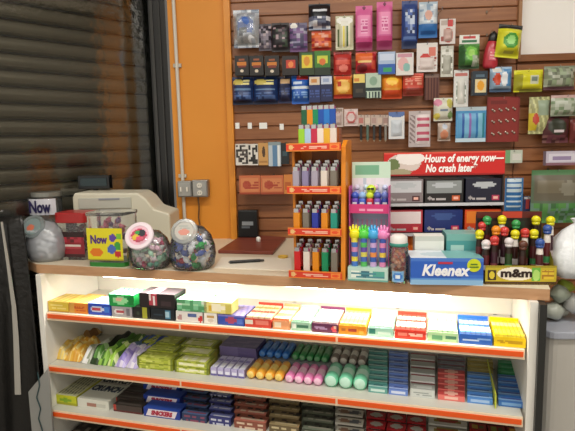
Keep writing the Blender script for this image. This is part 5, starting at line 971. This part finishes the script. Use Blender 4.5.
b.text('Now', (lz1 - lz0) * 1.05, M('#20184c'), rj * .05, -rj * 1.12, lz0 + (lz1 - lz0) * .16, 0, .0022, sx=rj * 1.5 / ((lz1 - lz0) * 1.05 * 2.0)); b.build('jar_label', t)
fill(Vector((p.x, p.y, ZT)), rj * .7, rj * .7, .01, hj * .5, 14, [('#8c90a0', 'grey-violet'), ('#b0b4b8', 'dull silver')], 'wrapped candy in the tall back jar', 'candies, tall jar', 9, .012)
# red box jar
def box_jar(px, py, w_, tpy, label, lidcol, lh, bodyfn, seed, cols, grp, rim=None):
    p = footp(px, py); dd = (p - CAM).dot(fwd); w = wpx(0, w_, dd); p = p + Vector((0, w * .42, 0)); h = onY(px, tpy, p.y - w * .4).z - ZT
    t = thing('candy_jar', label, 'candy jar', p, -.12)
    b = MB(); b.rbox((0, 0, (h - lh) / 2), (w, w * .8, h - lh), w * .16, CLEAR, 4); b.build('jar_body', t)
    b = MB(); b.rbox((0, 0, h - lh / 2), (w * 1.04, w * .84, lh), w * .16, lidcol, 4); b.build('lid', t, bevel=.003)
    b = MB(); b.panel((-w * .46, -w * .403, h * bodyfn[0]), (w * .92, 0, 0), (0, 0, h * (bodyfn[1] - bodyfn[0])), bodyfn[2], 30, 24)
    if bodyfn[3]: b.text(bodyfn[3][0], h * .21, M(bodyfn[3][1]), -w * .16, -w * .405, h * bodyfn[3][2], 0, .0018, sx=w * .42 / (h * .21 * 2.0))
    b.build('jar_label', t)
    if rim: b = MB(); b.rbox((0, 0, .008), (w * 1.01, w * .81, .016), w * .16, M(rim, .3), 4); b.build('base_rim', t)
    fill(Vector((p.x, p.y, ZT)), w * .4, w * .3, .012, (h - lh) * .9, 30, cols, label_c(grp), grp, seed, .017, .7)
    return p, w, h
def label_c(g): return 'wrapped candy inside the ' + g.split(', ')[1]
box_jar(73, 260, 33, 213, 'square candy jar with a red lid and red label', M('#a82424', .35), .040, (.06, .60, A('#8c1c28', (R_, 0, 0, 1, .12, '#3c1418'), (R_, .15, .32, .85, .5, '#d8c8c0'), (T_, .15, .32, .85, .5, '#b04048', 1, 4), (R_, 0, .8, 1, 1, '#2c1414'), (N_, .1, .6, .9, .8, ['#b03040', '#8c1c28', '#601820'], 6, 2, 3)), None), 11, [('#8c3438', 'maroon'), ('#5c3434', 'dark brown')], 'candies, red-lidded jar')
box_jar(108, 267, 42, 213, 'square candy jar with a yellow label and purple letters', CLEAR, .012, (.12, .72, A('#e0d420', (R_, 0, 0, 1, .05, '#a89c18'), (E_, .72, .7, .1, .12, '#6040a0'), (E_, .85, .45, .1, .13, '#40a040'), (E_, .68, .35, .12, .14, '#4868b8'), (E_, .25, .25, .18, .13, '#e07818'), (E_, .85, .2, .1, .1, '#c83030'), (E_, .9, .75, .08, .1, '#78c030')), ('Now', '#502878', .44)), 13, [('#d87888', 'rose'), ('#b85468', 'plum'), ('#c8a0a0', 'pale rose'), ('#80588c', 'violet')], 'candies, yellow-labelled jar', '#2c7c2c')

# ================================================================== LEFT AND RIGHT OF THE COUNTER
def drape(name, label, cat, pts_top, pts_bot, Y, mat, amp, folds, ny=24, nx=40, th=.004, seed=0):
    b = MB(); vs = []
    xl_, xr_, zt = pts_top; xl2, xr2, zb = pts_bot
    for s in (0, 1):
        for j in range(ny + 1):
            t = j / ny
            for i in range(nx + 1):
                u = i / nx; x = (xl_ + (xr_ - xl_) * u) * (1 - t) + (xl2 + (xr2 - xl2) * u) * t; z = zt + (zb - zt) * t
                y = Y + amp * math.sin(folds * u * 2 * PI + 2.2 * t + seed) * (.4 + .6 * t) + .4 * amp * math.sin(folds * 2.7 * u * PI + 5 * t) + s * th
                vs.append((x, y, z))
    o_ = (ny + 1) * (nx + 1); fs = []
    for j in range(ny):
        for i in range(nx):
            a = j * (nx + 1) + i; fs += [(a, a + nx + 1, a + nx + 2, a + 1), (o_ + a, o_ + a + 1, o_ + a + nx + 2, o_ + a + nx + 1)]
    for i in range(nx): fs += [(i, i + 1, o_ + i + 1, o_ + i), (ny * (nx + 1) + i, o_ + ny * (nx + 1) + i, o_ + ny * (nx + 1) + i + 1, ny * (nx + 1) + i + 1)]
    for j in range(ny):
        a = j * (nx + 1); c = a + nx; fs += [(a, o_ + a, o_ + a + nx + 1, a + nx + 1), (c, c + nx + 1, o_ + c + nx + 1, o_ + c)]
    b.add(vs, fs, mat); o = b.build(name, smooth=True); tag(o, label, cat); return o
Yd = 1.84
fx = lambda px, py: onY(px, py, Yd)
drape('plastic_sheet', 'black plastic sheet hanging beside the left end of the counter', 'plastic sheet', (fx(-60, 226).x, fx(22, 226).x, fx(20, 216).z), (fx(-60, 226).x - .0, fx(49, 420).x - .01, .004), Yd - .0, M('#161514', .28, 0, 'crinkle'), .010, 2.3)
pts = [fx(5, 221), fx(12, 268), fx(17, 305), fx(19, 335), fx(21, 392)]
b = MB(); 
for i in range(4):
    a, c = pts[i], pts[i + 1]; w0, w1 = .007 + .004 * i, .007 + .004 * (i + 1)
    b.add([(a.x - w0 / 2, Yd - .022, a.z), (a.x + w0 / 2, Yd - .022, a.z), (c.x + w1 / 2, Yd - .022, c.z), (c.x - w1 / 2, Yd - .022, c.z), (a.x - w0 / 2, Yd - .018, a.z), (a.x + w0 / 2, Yd - .018, a.z), (c.x + w1 / 2, Yd - .018, c.z), (c.x - w1 / 2, Yd - .018, c.z)], [(0, 3, 2, 1), (4, 5, 6, 7), (0, 1, 5, 4), (1, 2, 6, 5), (2, 3, 7, 6), (3, 0, 4, 7)], M('#a8a49c', .5))
o = b.build('strap'); tag(o, 'pale grey narrow strap hanging over the black plastic sheet', 'strap')
Yb = Yd - .035
fb = lambda px, py: onY(px, py, Yb)
xa, xb_ = fb(29, 400).x, fb(50, 400).x; zt_b = fb(35, 392).z
b = MB(); b.extrude_x([(Yb, .0), (Yb + .012, .0), (Yb + .012, zt_b), (Yb, zt_b)], xa, xb_, M('#8c8c88', .5))
b.v = [(x, y, z + (x - xa) * 1.1 if z > .1 else z) for x, y, z in b.v]
o = b.build('grey_board'); tag(o, 'grey board with a slanted top leaning at the counter\'s left foot', 'board')
pts = [fb(x, y) for x, y in ((38, 372), (40, 385), (37, 397), (41, 408), (39, 418), (43, 431), (42, 445))]
b = MB(); b.tube([(q.x, Yb - .003, q.z) for q in pts], .0022, M('#203c40'), 6); o = b.build('thin_cable'); tag(o, 'thin dark teal cable running down the grey board', 'cable')

# right side: white bin with wrapped packages on it
pb0 = onY(545, 345, 1.42)
Yq = 1.57
gx = lambda px, py: onY(px, py, Yq)
x0b, x1b = gx(546, 380).x, gx(640, 380).x; zb_ = gx(560, 338).z
t = thing('storage_bin', 'pale grey plastic bin standing right of the counter', 'bin', ((x0b + x1b) / 2 , Yq + .155, 0))
b = MB(); b.rbox((0, 0, zb_ / 2), ((x1b - x0b) * .97, .29, zb_), .03, M('#c0bcb4', .4), 4); b.build('bin_body', t, bevel=.006)
b = MB(); b.rbox((0, 0, zb_ + .006), (x1b - x0b, .31, .024), .03, M('#a8acb8', .3), 4); b.build('rim', t, bevel=.004)
R = random.Random(2)
for k, (px, py, s, c, cn) in enumerate(((568, 322, .85, '#b0b4a8', 'grey-white'), (582, 326, .9, '#a8a898', 'beige-grey'), (576, 304, .8, '#98a090', 'sage grey'), (588, 300, .7, '#a0b840', 'lime green'), (594, 314, 1.0, '#b8b8b4', 'light grey'))):
    q = gx(px, py)
    b = MB(); b.ball((0, 0, 0), .042 * s, M(c, .3, 0, 'crinkle'), 16, (1.0, .9, .78)); b.v = [(x * (1 + .12 * math.sin(9 * z / .04 + k)), y, z * (1 + .15 * math.sin(x * 120 + k))) for x, y, z in b.v]
    z_ = max(q.z, zb_ + .05); o = b.build('wrapped_package', smooth=True); place(o, (q.x, Yq + .11 + .04 * (k % 2), z_)); tag(o, cn + ' crumpled plastic package piled on the bin', 'package')
# back area floor clutter avoided; nothing else is visible

# ------------------------------------------------------------------ world and view
w = bpy.data.worlds.new('world'); bpy.context.scene.world = w; w.use_nodes = True
w.node_tree.nodes['Background'].inputs[0].default_value = (1.0, .93, .82, 1); w.node_tree.nodes['Background'].inputs[1].default_value = .88
vs_ = bpy.context.scene.view_settings; vs_.view_transform = 'Standard'; vs_.look = 'None'; vs_.gamma = 1; vs_.exposure = 0.0; vs_.use_curve_mapping = False
